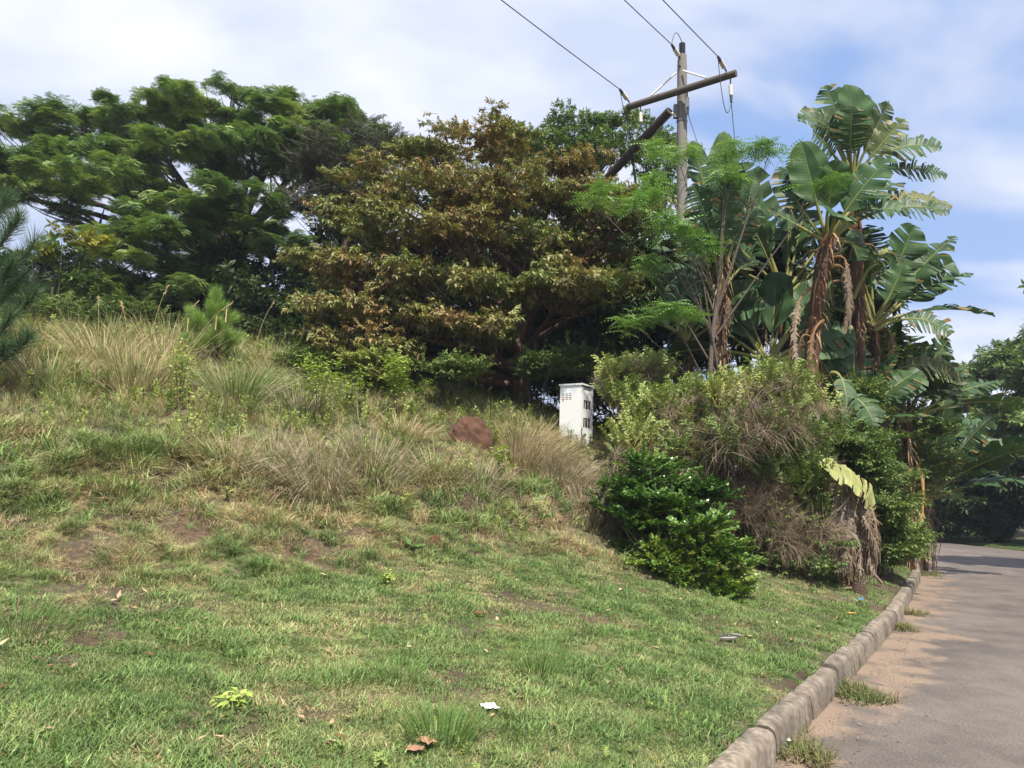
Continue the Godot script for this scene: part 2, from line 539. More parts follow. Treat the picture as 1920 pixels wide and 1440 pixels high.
# limbs from the trunk to each pad with smaller branches inside it
func limbs(s: Shape, fork: Vector3, base: Vector3, pads: Array, r0: float, twigs: int, col: Color, o: Vector3) -> void:
	for p in pads:
		var c: Vector3 = p[0]
		var r: Vector3 = p[1]
		var k := clampf((c.y - base.y) / maxf(0.5, fork.y - base.y) * 0.55, 0.25, 1.0)
		var a := base.lerp(fork, k)
		var low := c - Vector3(0, r.y * 0.5, 0)
		var mid := a.lerp(low, 0.5) + Vector3(rf(-0.3, 0.3), rf(-0.1, 0.5), rf(-0.3, 0.3)) * a.distance_to(low) * 0.22
		s.tube(offset(curve(a, mid, low, 8), o), taper(r0 * rf(0.4, 0.6), r0 * 0.14, 8), 6, col)
		for i in twigs:
			var d := rdir()
			d.y = absf(d.y) * 0.8 + 0.1
			var e := c + d * r * rf(0.7, 0.98)
			var st := curve(a, mid, low, 8)[5 + rng.randi() % 4] as Vector3
			var m := st.lerp(e, 0.5) + Vector3(0, -0.12 * st.distance_to(e), 0) + rdir() * 0.1 * r.x
			s.tube(offset(curve(st, m, e, 4), o), taper(r0 * 0.13, r0 * 0.025, 4), 4, col)

func offset(pts: Array, o: Vector3) -> Array:
	var out := []
	for p in pts: out.append(p - o)
	return out

func tree(called: String, label: String, category: String, group: String, base: Vector3, fork: Vector3, pads: Array, trunk_r: float, bark: Color, twigs: int, crowns: Array) -> Node3D:
	base.y = ground_y(base.x, base.z) - 0.05
	var t := thing(called, label, category, base, group)
	var s := Shape.new()
	var mid := base.lerp(fork, 0.5) + Vector3(rf(-0.1, 0.1), 0, rf(-0.1, 0.1)) * base.distance_to(fork)
	s.tube(offset(curve(base, mid, fork, 8), base), taper(trunk_r * 1.25, trunk_r * 0.75, 8), 9, bark)
	part("trunk", s, M.bark, t)
	var b := Shape.new()
	limbs(b, fork, base, pads, trunk_r, twigs, bark * Color(0.9, 0.9, 0.9), base)
	var bo := part("branches", b, M.bark, t)
	bo.set_meta("kind", "stuff")
	for c in crowns:
		crown(t, "crown", c.get("pads", pads), c)
	return t

# a many-stemmed shrub from the ground
func shrub(called: String, label: String, group: String, base: Vector3, pads: Array, stems: int, bark: Color, crowns: Array) -> Node3D:
	base.y = ground_y(base.x, base.z) - 0.03
	var t := thing(called, label, "shrub", base, group)
	var s := Shape.new()
	for p in pads:
		var c: Vector3 = p[0]
		var r: Vector3 = p[1]
		for i in stems:
			var d := rdir()
			d.y = absf(d.y)
			var e := c + d * r * rf(0.6, 0.97)
			var b := base + Vector3(rf(-0.15, 0.15), 0, rf(-0.15, 0.15)) + (Vector3(c.x, base.y, c.z) - base) * 0.5
			b.y = ground_y(b.x, b.z) - 0.05
			s.tube(offset(curve(b, b.lerp(e, 0.5) + Vector3(0, 0.2, 0) * r.y + rdir() * 0.12, e, 4), base), taper(0.012, 0.004, 4), 4, bark)
	if s.v.size():
		var so := part("stems", s, M.bark, t)
		so.set_meta("kind", "stuff")
	for c in crowns:
		crown(t, "foliage", c.get("pads", pads), c)
	return t

# ---------------------------------------------------------------- grass tussocks
func tussock(label: String, base: Vector3, h: float, rad: float, blades: int, green: Color, straw: Color, share: float, lean: Vector3, spread := 0.7, wid := 0.007, base_straw := true) -> Node3D:
	base.y = ground_y(base.x, base.z) - 0.03
	var t := thing("grass_tussock", label, "grass tussock", base, "grass tussocks on the bank")
	var s := Shape.new()
	for k in blades:
		var a := rf(0, TAU)
		var r := rad * sqrt(rf(0, 1))
		var out := Vector3(cos(a), 0, sin(a))
		var dry := rf(0, 1) < share
		var L := h * rf(0.45, 1.1)
		var low := base_straw and rf(0, 1) < 0.3
		if low: L *= 0.5; dry = true
		var sp := spread * (r / rad * 0.8 + rf(0, 0.5)) * (1.7 if low else 1.0)
		var dirv := (Vector3.UP + out * sp * 0.7 + lean * 0.5).normalized()
		var bend := (out * sp * 0.5 + lean * 0.6 + rdir() * 0.15) * L * 0.7
		bend.y = -absf(bend.length()) * (0.75 if low else 0.3)
		var g := (straw if dry else green) * rf(0.65, 1.15)
		g.a = 1
		var o := out * r
		o.y = ground_y(base.x + o.x, base.z + o.z) - base.y - 0.03
		s.blade3(o, dirv * L, bend, wid * rf(0.6, 1.2), dirv.cross(rdir()).normalized(), g, g.lerp(straw, rf(0.1, 0.7)))
	var p := part("blades", s, M.grass, t)
	p.set_meta("kind", "stuff")
	return t

# a weed with a few stems carrying small leaves
func weed(called: String, label: String, group: String, base: Vector3, h: float, w: float, stems: int, leaves: int, size: float, cols: Array, stem_col := Color(0.3, 0.24, 0.12)) -> Node3D:
	base.y = ground_y(base.x, base.z) - 0.02
	var t := thing(called, label, "plant", base, group)
	var s := Shape.new()
	var f := Shape.new()
	for k in stems:
		var a := rf(0, TAU)
		var e := Vector3(cos(a) * w * rf(0.2, 1), h * rf(0.65, 1.05), sin(a) * w * rf(0.2, 1))
		var pts := curve(Vector3.ZERO, Vector3(e.x * 0.25, e.y * 0.6, e.z * 0.25), e, 5)
		s.tube(pts, taper(0.008, 0.003, 5), 4, stem_col)
		for i in leaves:
			var q := lerpf(0.3, 1.0, pow(rf(0, 1), 0.6)) * 4.999
			var p: Vector3 = (pts[int(q)] as Vector3).lerp(pts[int(q) + 1], q - int(q))
			var b := rf(0, TAU)
			var d := Vector3(cos(b), rf(-0.1, 0.6), sin(b)).normalized()
			p += d * rf(0.0, w * 0.35)
			var up := (Vector3.UP + rdir() * 0.4).normalized()
			up = (up - d * up.dot(d)).normalized()
			f.leaf(p, d, up, size * rf(0.6, 1.25), size * rf(0.35, 0.5), rf(0.1, 0.5), pick(cols, rf(0, 1)) * Color(1, 1, 1))
	part("stem", s, M.bark, t)
	var fo := part("leaves", f, M.leaf, t)
	fo.set_meta("kind", "stuff")
	return t

# ---------------------------------------------------------------- giant bird-of-paradise plants
func bez(a: Vector3, b: Vector3, c: Vector3, t: float) -> Vector3:
	return a * (1 - t) * (1 - t) + b * 2 * t * (1 - t) + c * t * t

func leaf_width(k: float) -> float:
	return pow(clampf(k * 4.5, 0, 1), 0.6) * pow(clampf((1.0 - k) * 2.6, 0, 1), 0.55)

# one great leaf: stalk from a, blade from share s0 of the curve a-b-c to its tip; face = the way the blade's upper side looks
func great_leaf(plant: Node3D, a: Vector3, b: Vector3, c: Vector3, s0: float, wid: float, torn: float, face: Vector3, col: Color, rib: Color, dead := false, stalk := 0.03) -> void:
	var o := plant.position
	var s := Shape.new()
	wid *= 1.0 if dead else 1.14
	var n := 44 if dead else 26
	for side in [-1.0, 1.0]:
		var i := 0
		while i < n:
			var g := n if torn < 0.04 else 1 + rng.randi() % maxi(1, int(lerpf(9.0, 2.0, torn)))
			g = mini(g, n - i)
			var sag := rf(0.3, 3.2) if dead else rf(0, 1) * torn * 0.5
			var fold := rf(0.05, 0.35) if not dead else rf(-0.4, 0.3)
			var pinch := (0.62 if dead else 0.16 + 0.2 * torn) if torn > 0.04 else 0.0
			var len_f := (rf(0.45, 1.2) if dead else rf(0.86, 1.02)) if torn > 0.04 else 1.0
			var mid_k := (i + g * 0.5) / n
			for j in g:
				var row := []
				var shade := rf(0.82, 1.0) if torn > 0.3 else rf(0.94, 1.0)
				for e in 2:
					var k := float(i + j + e) / n
					var t := lerpf(s0, 1.0, k)
					var p := bez(a, b, c, t)
					var tg := (bez(a, b, c, minf(t + 0.02, 1.0)) - bez(a, b, c, t - 0.02)).normalized()
					var sd: Vector3 = tg.cross(face).normalized() * side
					var nn: Vector3 = sd.cross(tg) * side
					if nn.dot(face) < 0: nn = -nn
					var w := wid * leaf_width(k) * len_f
					var kt := lerpf(k, mid_k, pinch)
					var pt := bez(a, b, c, lerpf(s0, 1.0, kt))
					var wave := 0.05 * sin(k * 23.0 + side) * wid
					row.append(p - o)
					row.append(p.lerp(pt, 0.6) + sd * w * 0.5 + tg * w * 0.1 + nn * (w * fold * 0.7 + wave * 0.5) - Vector3(0, w * sag * 0.2, 0) - o)
					row.append(pt + sd * w * maxf(0.15, 1.0 - 0.3 * sag) + tg * w * 0.3 + nn * (w * fold * 0.75 + wave) - Vector3(0, w * sag, 0) - o)
				var c1 := col * shade
				c1.a = 1
				var c2 := c1
				if torn > 0.3 and rf(0, 1) < 0.12: c2 = Color(0.2, 0.13, 0.05)
				s.quad(row[0], row[1], row[4], row[3], c1)
				s.quad(row[1], row[2], row[5], row[4], c2)
			i += g
	var lo := part("leaf", s, M.dead if dead else M.banana, plant)
	var st := Shape.new()
	var pts := []
	var rad := []
	for i in 13:
		var t := i / 12.0
		pts.append(bez(a, b, c, t * 0.97) - o - face * 0.006)
		rad.append(stalk * (1.0 if t < s0 else lerpf(0.75, 0.16, (t - s0) / (1.0 - s0))) * lerpf(1.5, 1.0, clampf(t * 4, 0, 1)))
	st.tube(pts, rad, 6, rib)
	part("petiole", st, M.dead if dead else M.banana, lo)

func palm_trunk(plant: Node3D, a: Vector3, b: Vector3, c: Vector3, r0: float, r1: float) -> void:
	var s := Shape.new()
	var n := 15
	for i in n:
		var t0 := float(i) / n
		var t1 := (i + 1.06) / n
		var r := lerpf(r0, r1, t0) * rf(0.97, 1.03)
		var k := rf(0, 1)
		var col := Color(0.12, 0.065, 0.038).lerp(Color(0.24, 0.11, 0.05), k * k)
		s.tube([bez(a, b, c, t0) - plant.position, bez(a, b, c, lerpf(t0, t1, 0.8)) - plant.position, bez(a, b, c, t1) - plant.position], [r * 1.03, r * 0.99, r * 0.96], 12, col)
	part("trunk", s, M.bark, plant)
	# shreds of old leaf bases that cling to the stem
	var f := Shape.new()
	for i in 230:
		var t := pow(rf(0.02, 1.0), 0.75)
		var p := bez(a, b, c, t) - plant.position
		var ang := rf(0, TAU)
		var out := Vector3(cos(ang), 0, sin(ang))
		var r := lerpf(r0, r1, t)
		var L := rf(0.15, 0.55)
		var col := Color(0.2, 0.12, 0.06).lerp(Color(0.36, 0.27, 0.17), rf(0, 1))
		var hd := out * rf(0.1, 0.7) + Vector3(0, rf(-0.6, 0.5), 0)
		f.blade(p + out * r * 0.95, hd * L, Vector3(0, -L * rf(0.3, 0.9), 0), rf(0.012, 0.035), out.cross(Vector3.UP), col, col)
	var fo := part("leaf_bases", f, M.dead, plant)
	fo.set_meta("kind", "stuff")

const LEAF_G := Color(0.06, 0.115, 0.045)
const LEAF_D := Color(0.05, 0.095, 0.04)
const LEAF_Y := Color(0.2, 0.22, 0.06)
const RIB := Color(0.24, 0.24, 0.08)
const DEAD := Color(0.2, 0.12, 0.065)
const DEAD_G := Color(0.29, 0.24, 0.19)

# leaves given as stalk base, bend and tip in photograph pixels, with their depths
func leaf_px(plant: Node3D, a: Array, b: Array, c: Array, s0: float, wid: float, torn: float, face: Vector3, col := LEAF_G, rib := RIB, dead := false, stalk := 0.03) -> void:
	great_leaf(plant, at(a[0], a[1], a[2]), at(b[0], b[1], b[2]), at(c[0], c[1], c[2]), s0, wid, torn, face.normalized(), col, rib, dead, stalk)

# a fan of leaves spread in one upright plane, as these plants grow
func leaf_fan(plant: Node3D, base: Vector3, n: int, lng: float, plane: Vector3, wid: float, torn: float, most := 1.15) -> void:
	for i in n:
		var k := lerpf(-most, most, (i + rf(0.2, 0.8)) / n)
		var d := (plane * sin(k) + Vector3.UP * cos(k) + rdir() * 0.12).normalized()
		var L := lng * rf(0.8, 1.1)
		var b := base + d * L * 0.62
		var c := base + d * L + plane * signf(k) * absf(k) * L * 0.14 - Vector3(0, absf(k) * absf(k) * L * 0.28, 0)
		var face := (plane.cross(Vector3.UP) * (0.5 if rf(0, 1) < 0.6 else -0.5) + Vector3.UP * absf(k) + rdir() * 0.5 + Vector3(0, 0, 0.3)).normalized()
		var col := LEAF_G.lerp(LEAF_D, rf(0, 1))
		great_leaf(plant, base + rdir() * 0.05, b, c, rf(0.24, 0.36), wid * rf(0.85, 1.15), clampf(torn + rf(-0.4, 0.4), 0, 1), face, col, RIB)

func dead_leaves(plant: Node3D, top: Vector3, n: int, lng: float, spread: float) -> void:
	for i in n:
		var a := rf(0, TAU)
		var out := Vector3(cos(a), 0, sin(a))
		var L := lng * rf(0.7, 1.2)
		var p := top + Vector3(0, rf(-0.4, 0.2), 0) + out * 0.1
		great_leaf(plant, p, p + out * spread * 1.6 + Vector3(0, 0.15, 0), p + out * spread * rf(0.5, 1.3) - Vector3(0, L, 0), 0.3, 0.13, 1.0, (out + rdir() * 0.9).normalized(), DEAD.lerp(DEAD_G, rf(0, 1)) * rf(0.45, 1.05), DEAD, true, 0.02)

func sky_plants() -> void:
	var cf := Vector3(0, 0.15, 1)
	# the tall one beside the road
	var b := at(1512, 760, 13.0)
	b.y = ground_y(b.x, b.z) - 0.05
	var t := thing("bird_of_paradise_tree", "tallest ragged-leaved plant with orange-brown stem rising above the road bend", "tree", b, "giant bird-of-paradise plants")
	palm_trunk(t, b, at(1505, 640, 13.0), at(1556, 440, 13.0), 0.11, 0.135)
	var q := [1552, 455, 13.0]
	leaf_px(t, q, [1530, 380, 13.0], [1503, 265, 13.0], 0.42, 0.3, 0.0, Vector3(-0.4, 0.3, 1))
	leaf_px(t, q, [1545, 380, 12.7], [1575, 300, 12.4], 0.4, 0.3, 0.0, Vector3(0.3, 0.2, 1))
	leaf_px(t, q, [1600, 360, 12.6], [1672, 292, 12.4], 0.3, 0.34, 0.3, Vector3(-0.5, 0.6, 1))
	leaf_px(t, q, [1575, 380, 12.4], [1562, 405, 12.0], 0.45, 0.33, 0.05, Vector3(0.2, 0.5, 1))
	leaf_px(t, q, [1660, 330, 13.2], [1786, 390, 13.0], 0.45, 0.34, 0.9, Vector3(0.1, 0.7, 0.9), Color(0.14, 0.15, 0.05))
	leaf_px(t, q, [1650, 360, 12.8], [1782, 398, 12.6], 0.5, 0.28, 1.0, Vector3(0.1, 0.6, 0.9), LEAF_D)
	leaf_px(t, q, [1610, 370, 12.8], [1690, 396, 12.5], 0.4, 0.33, 0.6, Vector3(0, 0.6, 1))
	leaf_px(t, q, [1610, 350, 13.3], [1694, 344, 13.2], 0.4, 0.32, 0.6, Vector3(0, 1, 0.6), LEAF_D)
	leaf_px(t, q, [1500, 400, 13.3], [1462, 312, 13.3], 0.45, 0.3, 0.5, Vector3(-0.3, 0.5, 1), LEAF_D)
	leaf_px(t, q, [1490, 420, 13.0], [1440, 390, 13.0], 0.45, 0.28, 0.7, Vector3(-0.3, 0.8, 0.7), LEAF_D)
	leaf_px(t, q, [1600, 430, 13.4], [1610, 490, 13.4], 0.4, 0.32, 0.1, Vector3(0.3, 0.4, 1), LEAF_D)
	leaf_px(t, q, [1620, 440, 13.0], [1660, 510, 12.8], 0.4, 0.3, 0.8, Vector3(0.6, 0.7, 0.5), LEAF_D)
	leaf_px(t, [1560, 700, 12.8], [1590, 690, 12.5], [1588, 800, 12.3], 0.3, 0.22, 0.4, Vector3(0.4, 0.3, 1), Color(0.1, 0.15, 0.08))
	leaf_px(t, [1560, 740, 12.8], [1620, 730, 12.4], [1640, 800, 12.2], 0.3, 0.26, 0.3, Vector3(0, 1, 0.6), LEAF_D)
	for p in [[1520, 540, 1495, 690], [1545, 600, 1530, 720]]:
		great_leaf(t, at(p[0], p[1], 12.9), at((p[0] + p[2]) * 0.5 - 30, p[1] + 20, 12.5), at(p[2], p[3], 12.5), 0.3, 0.13, 1.0, Vector3(rf(-0.6, 0.6), 0.1, 1).normalized(), DEAD.lerp(DEAD_G, rf(0, 1)), DEAD, true, 0.02)
	dead_leaves(t, at(1548, 490, 13.0), 4, 0.9, 0.28)
	dead_leaves(t, at(1525, 630, 13.0), 4, 0.8, 0.3)
	# the crown that stands behind and above it
	b = at(1600, 760, 14.2)
	b.y = ground_y(b.x, b.z) - 0.05
	t = thing("bird_of_paradise_tree", "upright fan of broad leaves topping the clump, behind the tallest orange-brown stem", "tree", b, "giant bird-of-paradise plants")
	palm_trunk(t, b, at(1620, 560, 14.2), at(1596, 330, 14.2), 0.1, 0.125)
	q = [1598, 340, 14.2]
	leaf_px(t, q, [1590, 260, 14.3], [1548, 158, 14.3], 0.38, 0.36, 0.35, Vector3(-0.3, 0.2, 1))
	leaf_px(t, q, [1612, 260, 14.0], [1590, 158, 13.9], 0.34, 0.4, 0.0, Vector3(0.3, 0.1, 1))
	leaf_px(t, q, [1618, 250, 14.5], [1632, 180, 14.6], 0.4, 0.3, 0.4, Vector3(0.5, 0.1, 1))
	leaf_px(t, q, [1625, 270, 14.0], [1668, 190, 13.9], 0.36, 0.28, 0.2, Vector3(0.6, 0.2, 1), Color(0.09, 0.13, 0.06))
	leaf_px(t, q, [1640, 280, 13.8], [1697, 222, 13.7], 0.36, 0.26, 0.8, Vector3(-0.4, 0.3, 1), Color(0.12, 0.16, 0.06))
	leaf_px(t, q, [1670, 250, 14.0], [1766, 278, 13.9], 0.36, 0.34, 0.75, Vector3(0, 0.6, 1))
	leaf_px(t, q, [1680, 295, 14.3], [1776, 332, 14.2], 0.36, 0.28, 1.0, Vector3(0, 0.5, 1), LEAF_D)
	leaf_px(t, q, [1560, 200, 14.0], [1500, 228, 13.9], 0.4, 0.34, 0.7, Vector3(-0.5, 0.5, 1), LEAF_D)
	leaf_px(t, q, [1590, 260, 13.5], [1600, 198, 13.4], 0.34, 0.33, 0.85, Vector3(-0.3, 0.3, 1), LEAF_D)
	leaf_px(t, q, [1545, 260, 13.6], [1524, 245, 13.5], 0.36, 0.32, 0.9, Vector3(-0.5, 0.4, 1), LEAF_D)
	leaf_px(t, q, [1560, 230, 14.8], [1508, 210, 14.9], 0.4, 0.34, 0.5, Vector3(0.5, 0.4, 1), LEAF_D)
	dead_leaves(t, at(1605, 430, 14.1), 3, 0.9, 0.3)
	# the shorter one in front of the pole
	b = at(1352, 760, 13.4)
	b.y = ground_y(b.x, b.z) - 0.05
	t = thing("bird_of_paradise_tree", "shorter ragged-leaved plant with slim orange stem beside the power pole", "tree", b, "giant bird-of-paradise plants")
	palm_trunk(t, b, at(1350, 620, 13.4), at(1352, 480, 13.4), 0.1, 0.12)
	q = [1350, 560, 13.4]
	leaf_px(t, q, [1350, 420, 13.4], [1358, 246, 13.4], 0.5, 0.26, 0.0, Vector3(-0.3, 0.1, 1))
	leaf_px(t, q, [1340, 400, 13.3], [1298, 262, 13.3], 0.52, 0.26, 0.2, Vector3(0.4, 0.2, 1), LEAF_D)
	leaf_px(t, q, [1345, 450, 13.0], [1300, 342, 12.9], 0.4, 0.34, 0.8, Vector3(-0.5, 0.3, 1), LEAF_D)
	leaf_px(t, q, [1352, 450, 12.8], [1368, 330, 12.7], 0.42, 0.3, 0.5, Vector3(0.3, 0.1, 1), LEAF_D)
	leaf_px(t, q, [1370, 420, 13.5], [1425, 385, 13.5], 0.45, 0.3, 0.6, Vector3(-0.4, 0.5, 1), Color(0.1, 0.15, 0.07))
	leaf_px(t, q, [1395, 450, 13.6], [1412, 330, 13.7], 0.45, 0.26, 0.0, Vector3(0.5, 0.2, 1), LEAF_D)
	leaf_px(t, q, [1310, 470, 13.2], [1232, 520, 13.0], 0.4, 0.3, 0.5, Vector3(-0.2, 1, 0.6), LEAF_D)
	leaf_px(t, q, [1320, 480, 13.6], [1255, 590, 13.4], 0.4, 0.34, 0.2, Vector3(-0.4, 0.5, 1), LEAF_D)
	leaf_px(t, q, [1320, 470, 13.7], [1262, 480, 13.8], 0.4, 0.28, 0.7, Vector3(-0.2, 1, 0.6), Color(0.15, 0.19, 0.08))
	leaf_px(t, q, [1390, 470, 13.6], [1440, 500, 13.6], 0.4, 0.3, 0.5, Vector3(0.2, 1, 0.6), LEAF_D)
	dead_leaves(t, at(1360, 560, 13.3), 2, 0.6, 0.2)
	# the low fans between and behind
	var rows := [
		[1470, 560, 14.6, 2.6, 13, 0.36, 0.4, "dark leaf fan with yellow stalks between the two orange stems"],
		[1440, 680, 14.0, 1.9, 11, 0.34, 0.15, "low clump of broad paddle leaves at the foot of the orange stems"],
		[1290, 640, 14.6, 2.0, 9, 0.33, 0.5, "low broad-leaved clump in shade below the power pole"],
		[1640, 610, 14.6, 2.2, 13, 0.36, 0.5, "crowded leaf fan hung with brown shreds beside the bend's sky gap"],
		[1600, 800, 14.0, 1.7, 10, 0.32, 0.3, "low dark leaf fan above the grey dead-leaf skirt"],
		[1700, 790, 15.5, 2.2, 12, 0.36, 0.6, "ragged leaf fan leaning over vine-covered bush near the bend"],
		[1730, 940, 17.5, 2.6, 12, 0.38, 0.4, "far leaf fan of pale paddles reaching across the bend"],
	]
	for r in rows:
		b = at(r[0], r[1] + 60, r[2])
		b.y = ground_y(b.x, b.z) - 0.05
		t = thing("bird_of_paradise_clump", r[7], "plant", b, "low bird-of-paradise clumps")
		var top := at(r[0], r[1], r[2])
		palm_trunk(t, b, b.lerp(top, 0.5) + Vector3(0.05, 0, 0), top, 0.075, 0.085)
		leaf_fan(t, top, r[4], r[3], Vector3(0.93, 0, 0.3).rotated(Vector3.UP, rf(-0.5, 0.5)).normalized(), r[5], r[6])
		dead_leaves(t, top, 1, 0.8, 0.25)
		if r[0] == 1640:
			leaf_px(t, [1640, 620, 14.4], [1720, 570, 14.2], [1784, 628, 14.0], 0.35, 0.3, 0.8, Vector3(0, 0.6, 1))
			leaf_px(t, [1640, 600, 14.4], [1670, 560, 14.2], [1694, 495, 14.2], 0.35, 0.3, 0.3, Vector3(-0.5, 0.4, 1))
			leaf_px(t, [1600, 560, 14.0], [1650, 440, 13.8], [1692, 492, 13.6], 0.35, 0.28, 0.8, Vector3(0.1, 1, 0.6), LEAF_Y)
		if r[0] == 1700:
			leaf_px(t, [1640, 720, 15.0], [1720, 650, 15.0], [1806, 716, 14.9], 0.25, 0.3, 0.9, Vector3(0, 0.6, 1), Color(0.12, 0.14, 0.05))
			leaf_px(t, [1750, 810, 16.0], [1770, 740, 16.0], [1800, 690, 16.0], 0.3, 0.42, 0.4, Vector3(-0.4, 0.3, 1), Color(0.09, 0.13, 0.07))
		if r[0] == 1730:
			leaf_px(t, [1760, 880, 17.5], [1830, 790, 17.0], [1894, 848, 16.8], 0.3, 0.36, 0.5, Vector3(0.1, 1, 0.5), Color(0.13, 0.17, 0.1))
			leaf_px(t, [1760, 860, 18.0], [1800, 790, 17.8], [1862, 796, 17.6], 0.35, 0.3, 0.2, Vector3(0, 1, 0.6))
	# the yellowing leaf and the grey skirt of dead leaves at the verge
	b = at(1600, 1085, 10.55)
	b.y = ground_y(b.x, b.z) - 0.02
	t = thing("dead_leaf_skirt", "tall grey heap of dried hanging leaves with one big yellowing leaf, by the kerb", "dead leaves", b)
	var D := -b.z
	var stem := at(1590, 900, D + 0.5)
	palm_trunk(t, b + Vector3(0, 0, -0.25), b.lerp(stem, 0.5), stem, 0.045, 0.04)
	leaf_px(t, [1628, 975, D + 0.25], [1645, 905, D + 0.05], [1528, 868, D - 0.15], 0.08, 0.25, 0.35, Vector3(0.2, 0.75, 0.8), Color(0.34, 0.36, 0.14), Color(0.3, 0.28, 0.06))
	leaf_px(t, [1612, 965, D + 0.25], [1650, 1000, D + 0.1], [1640, 1062, D + 0.1], 0.15, 0.15, 0.8, Vector3(0.9, 0.1, 0.5), Color(0.3, 0.25, 0.03), Color(0.3, 0.22, 0.06))
	for i in 30:
		var px := rf(1555, 1635)
		var top := at(lerpf(px, 1590, 0.5), rf(885, 960), D + rf(0.15, 0.5))
		var end := at(px + rf(-12, 25), rf(1020, 1088), D + rf(-0.12, 0.25))
		end.y = maxf(end.y, ground_y(end.x, end.z) + 0.04)
		great_leaf(t, top, top.lerp(end, 0.4) + Vector3(rf(-0.15, 0.25), 0.1, rf(0, 0.25)), end, 0.08, 0.17, 1.0, Vector3(rf(-1, 1), 0.1, rf(0.2, 1)).normalized(), DEAD_G.lerp(DEAD, rf(0, 0.6)) * rf(0.75, 1.1), DEAD_G, true, 0.015)
	# the broken stalk that hangs over the road edge
	b = at(1728, 940, 15.5)
	t = thing("hanging_leaf_stalk", "bent orange dead leaf stalk with pale yellow shred over the road edge", "dead leaf", Vector3(b.x, b.y, b.z))
	leaf_px(t, [1728, 890, 15.6], [1740, 960, 15.4], [1712, 1018, 15.2], 0.45, 0.22, 1.0, Vector3(0.3, 0.2, 1), Color(0.3, 0.27, 0.12), Color(0.34, 0.2, 0.08), true, 0.028)
	var prop := Shape.new()
	prop.tube(offset([at(1690, 880, 16.2), at(1715, 860, 15.9), at(1728, 892, 15.6)], t.position), [0.05, 0.045, 0.03], 7, Color(0.34, 0.17, 0.07))
	part("stalk", prop, M.dead, t)

# ---------------------------------------------------------------- power pole
func ribbed(s: Shape, a: Vector3, b: Vector3, r: float, sheds: int, col: Color) -> void:
	var pts := []
	var rad := []
	for i in sheds * 2 + 1:
		pts.append(a.lerp(b, i / (sheds * 2.0))); rad.append(r if i % 2 else r * 0.62)
	s.tube(pts, rad, 10, col, true)

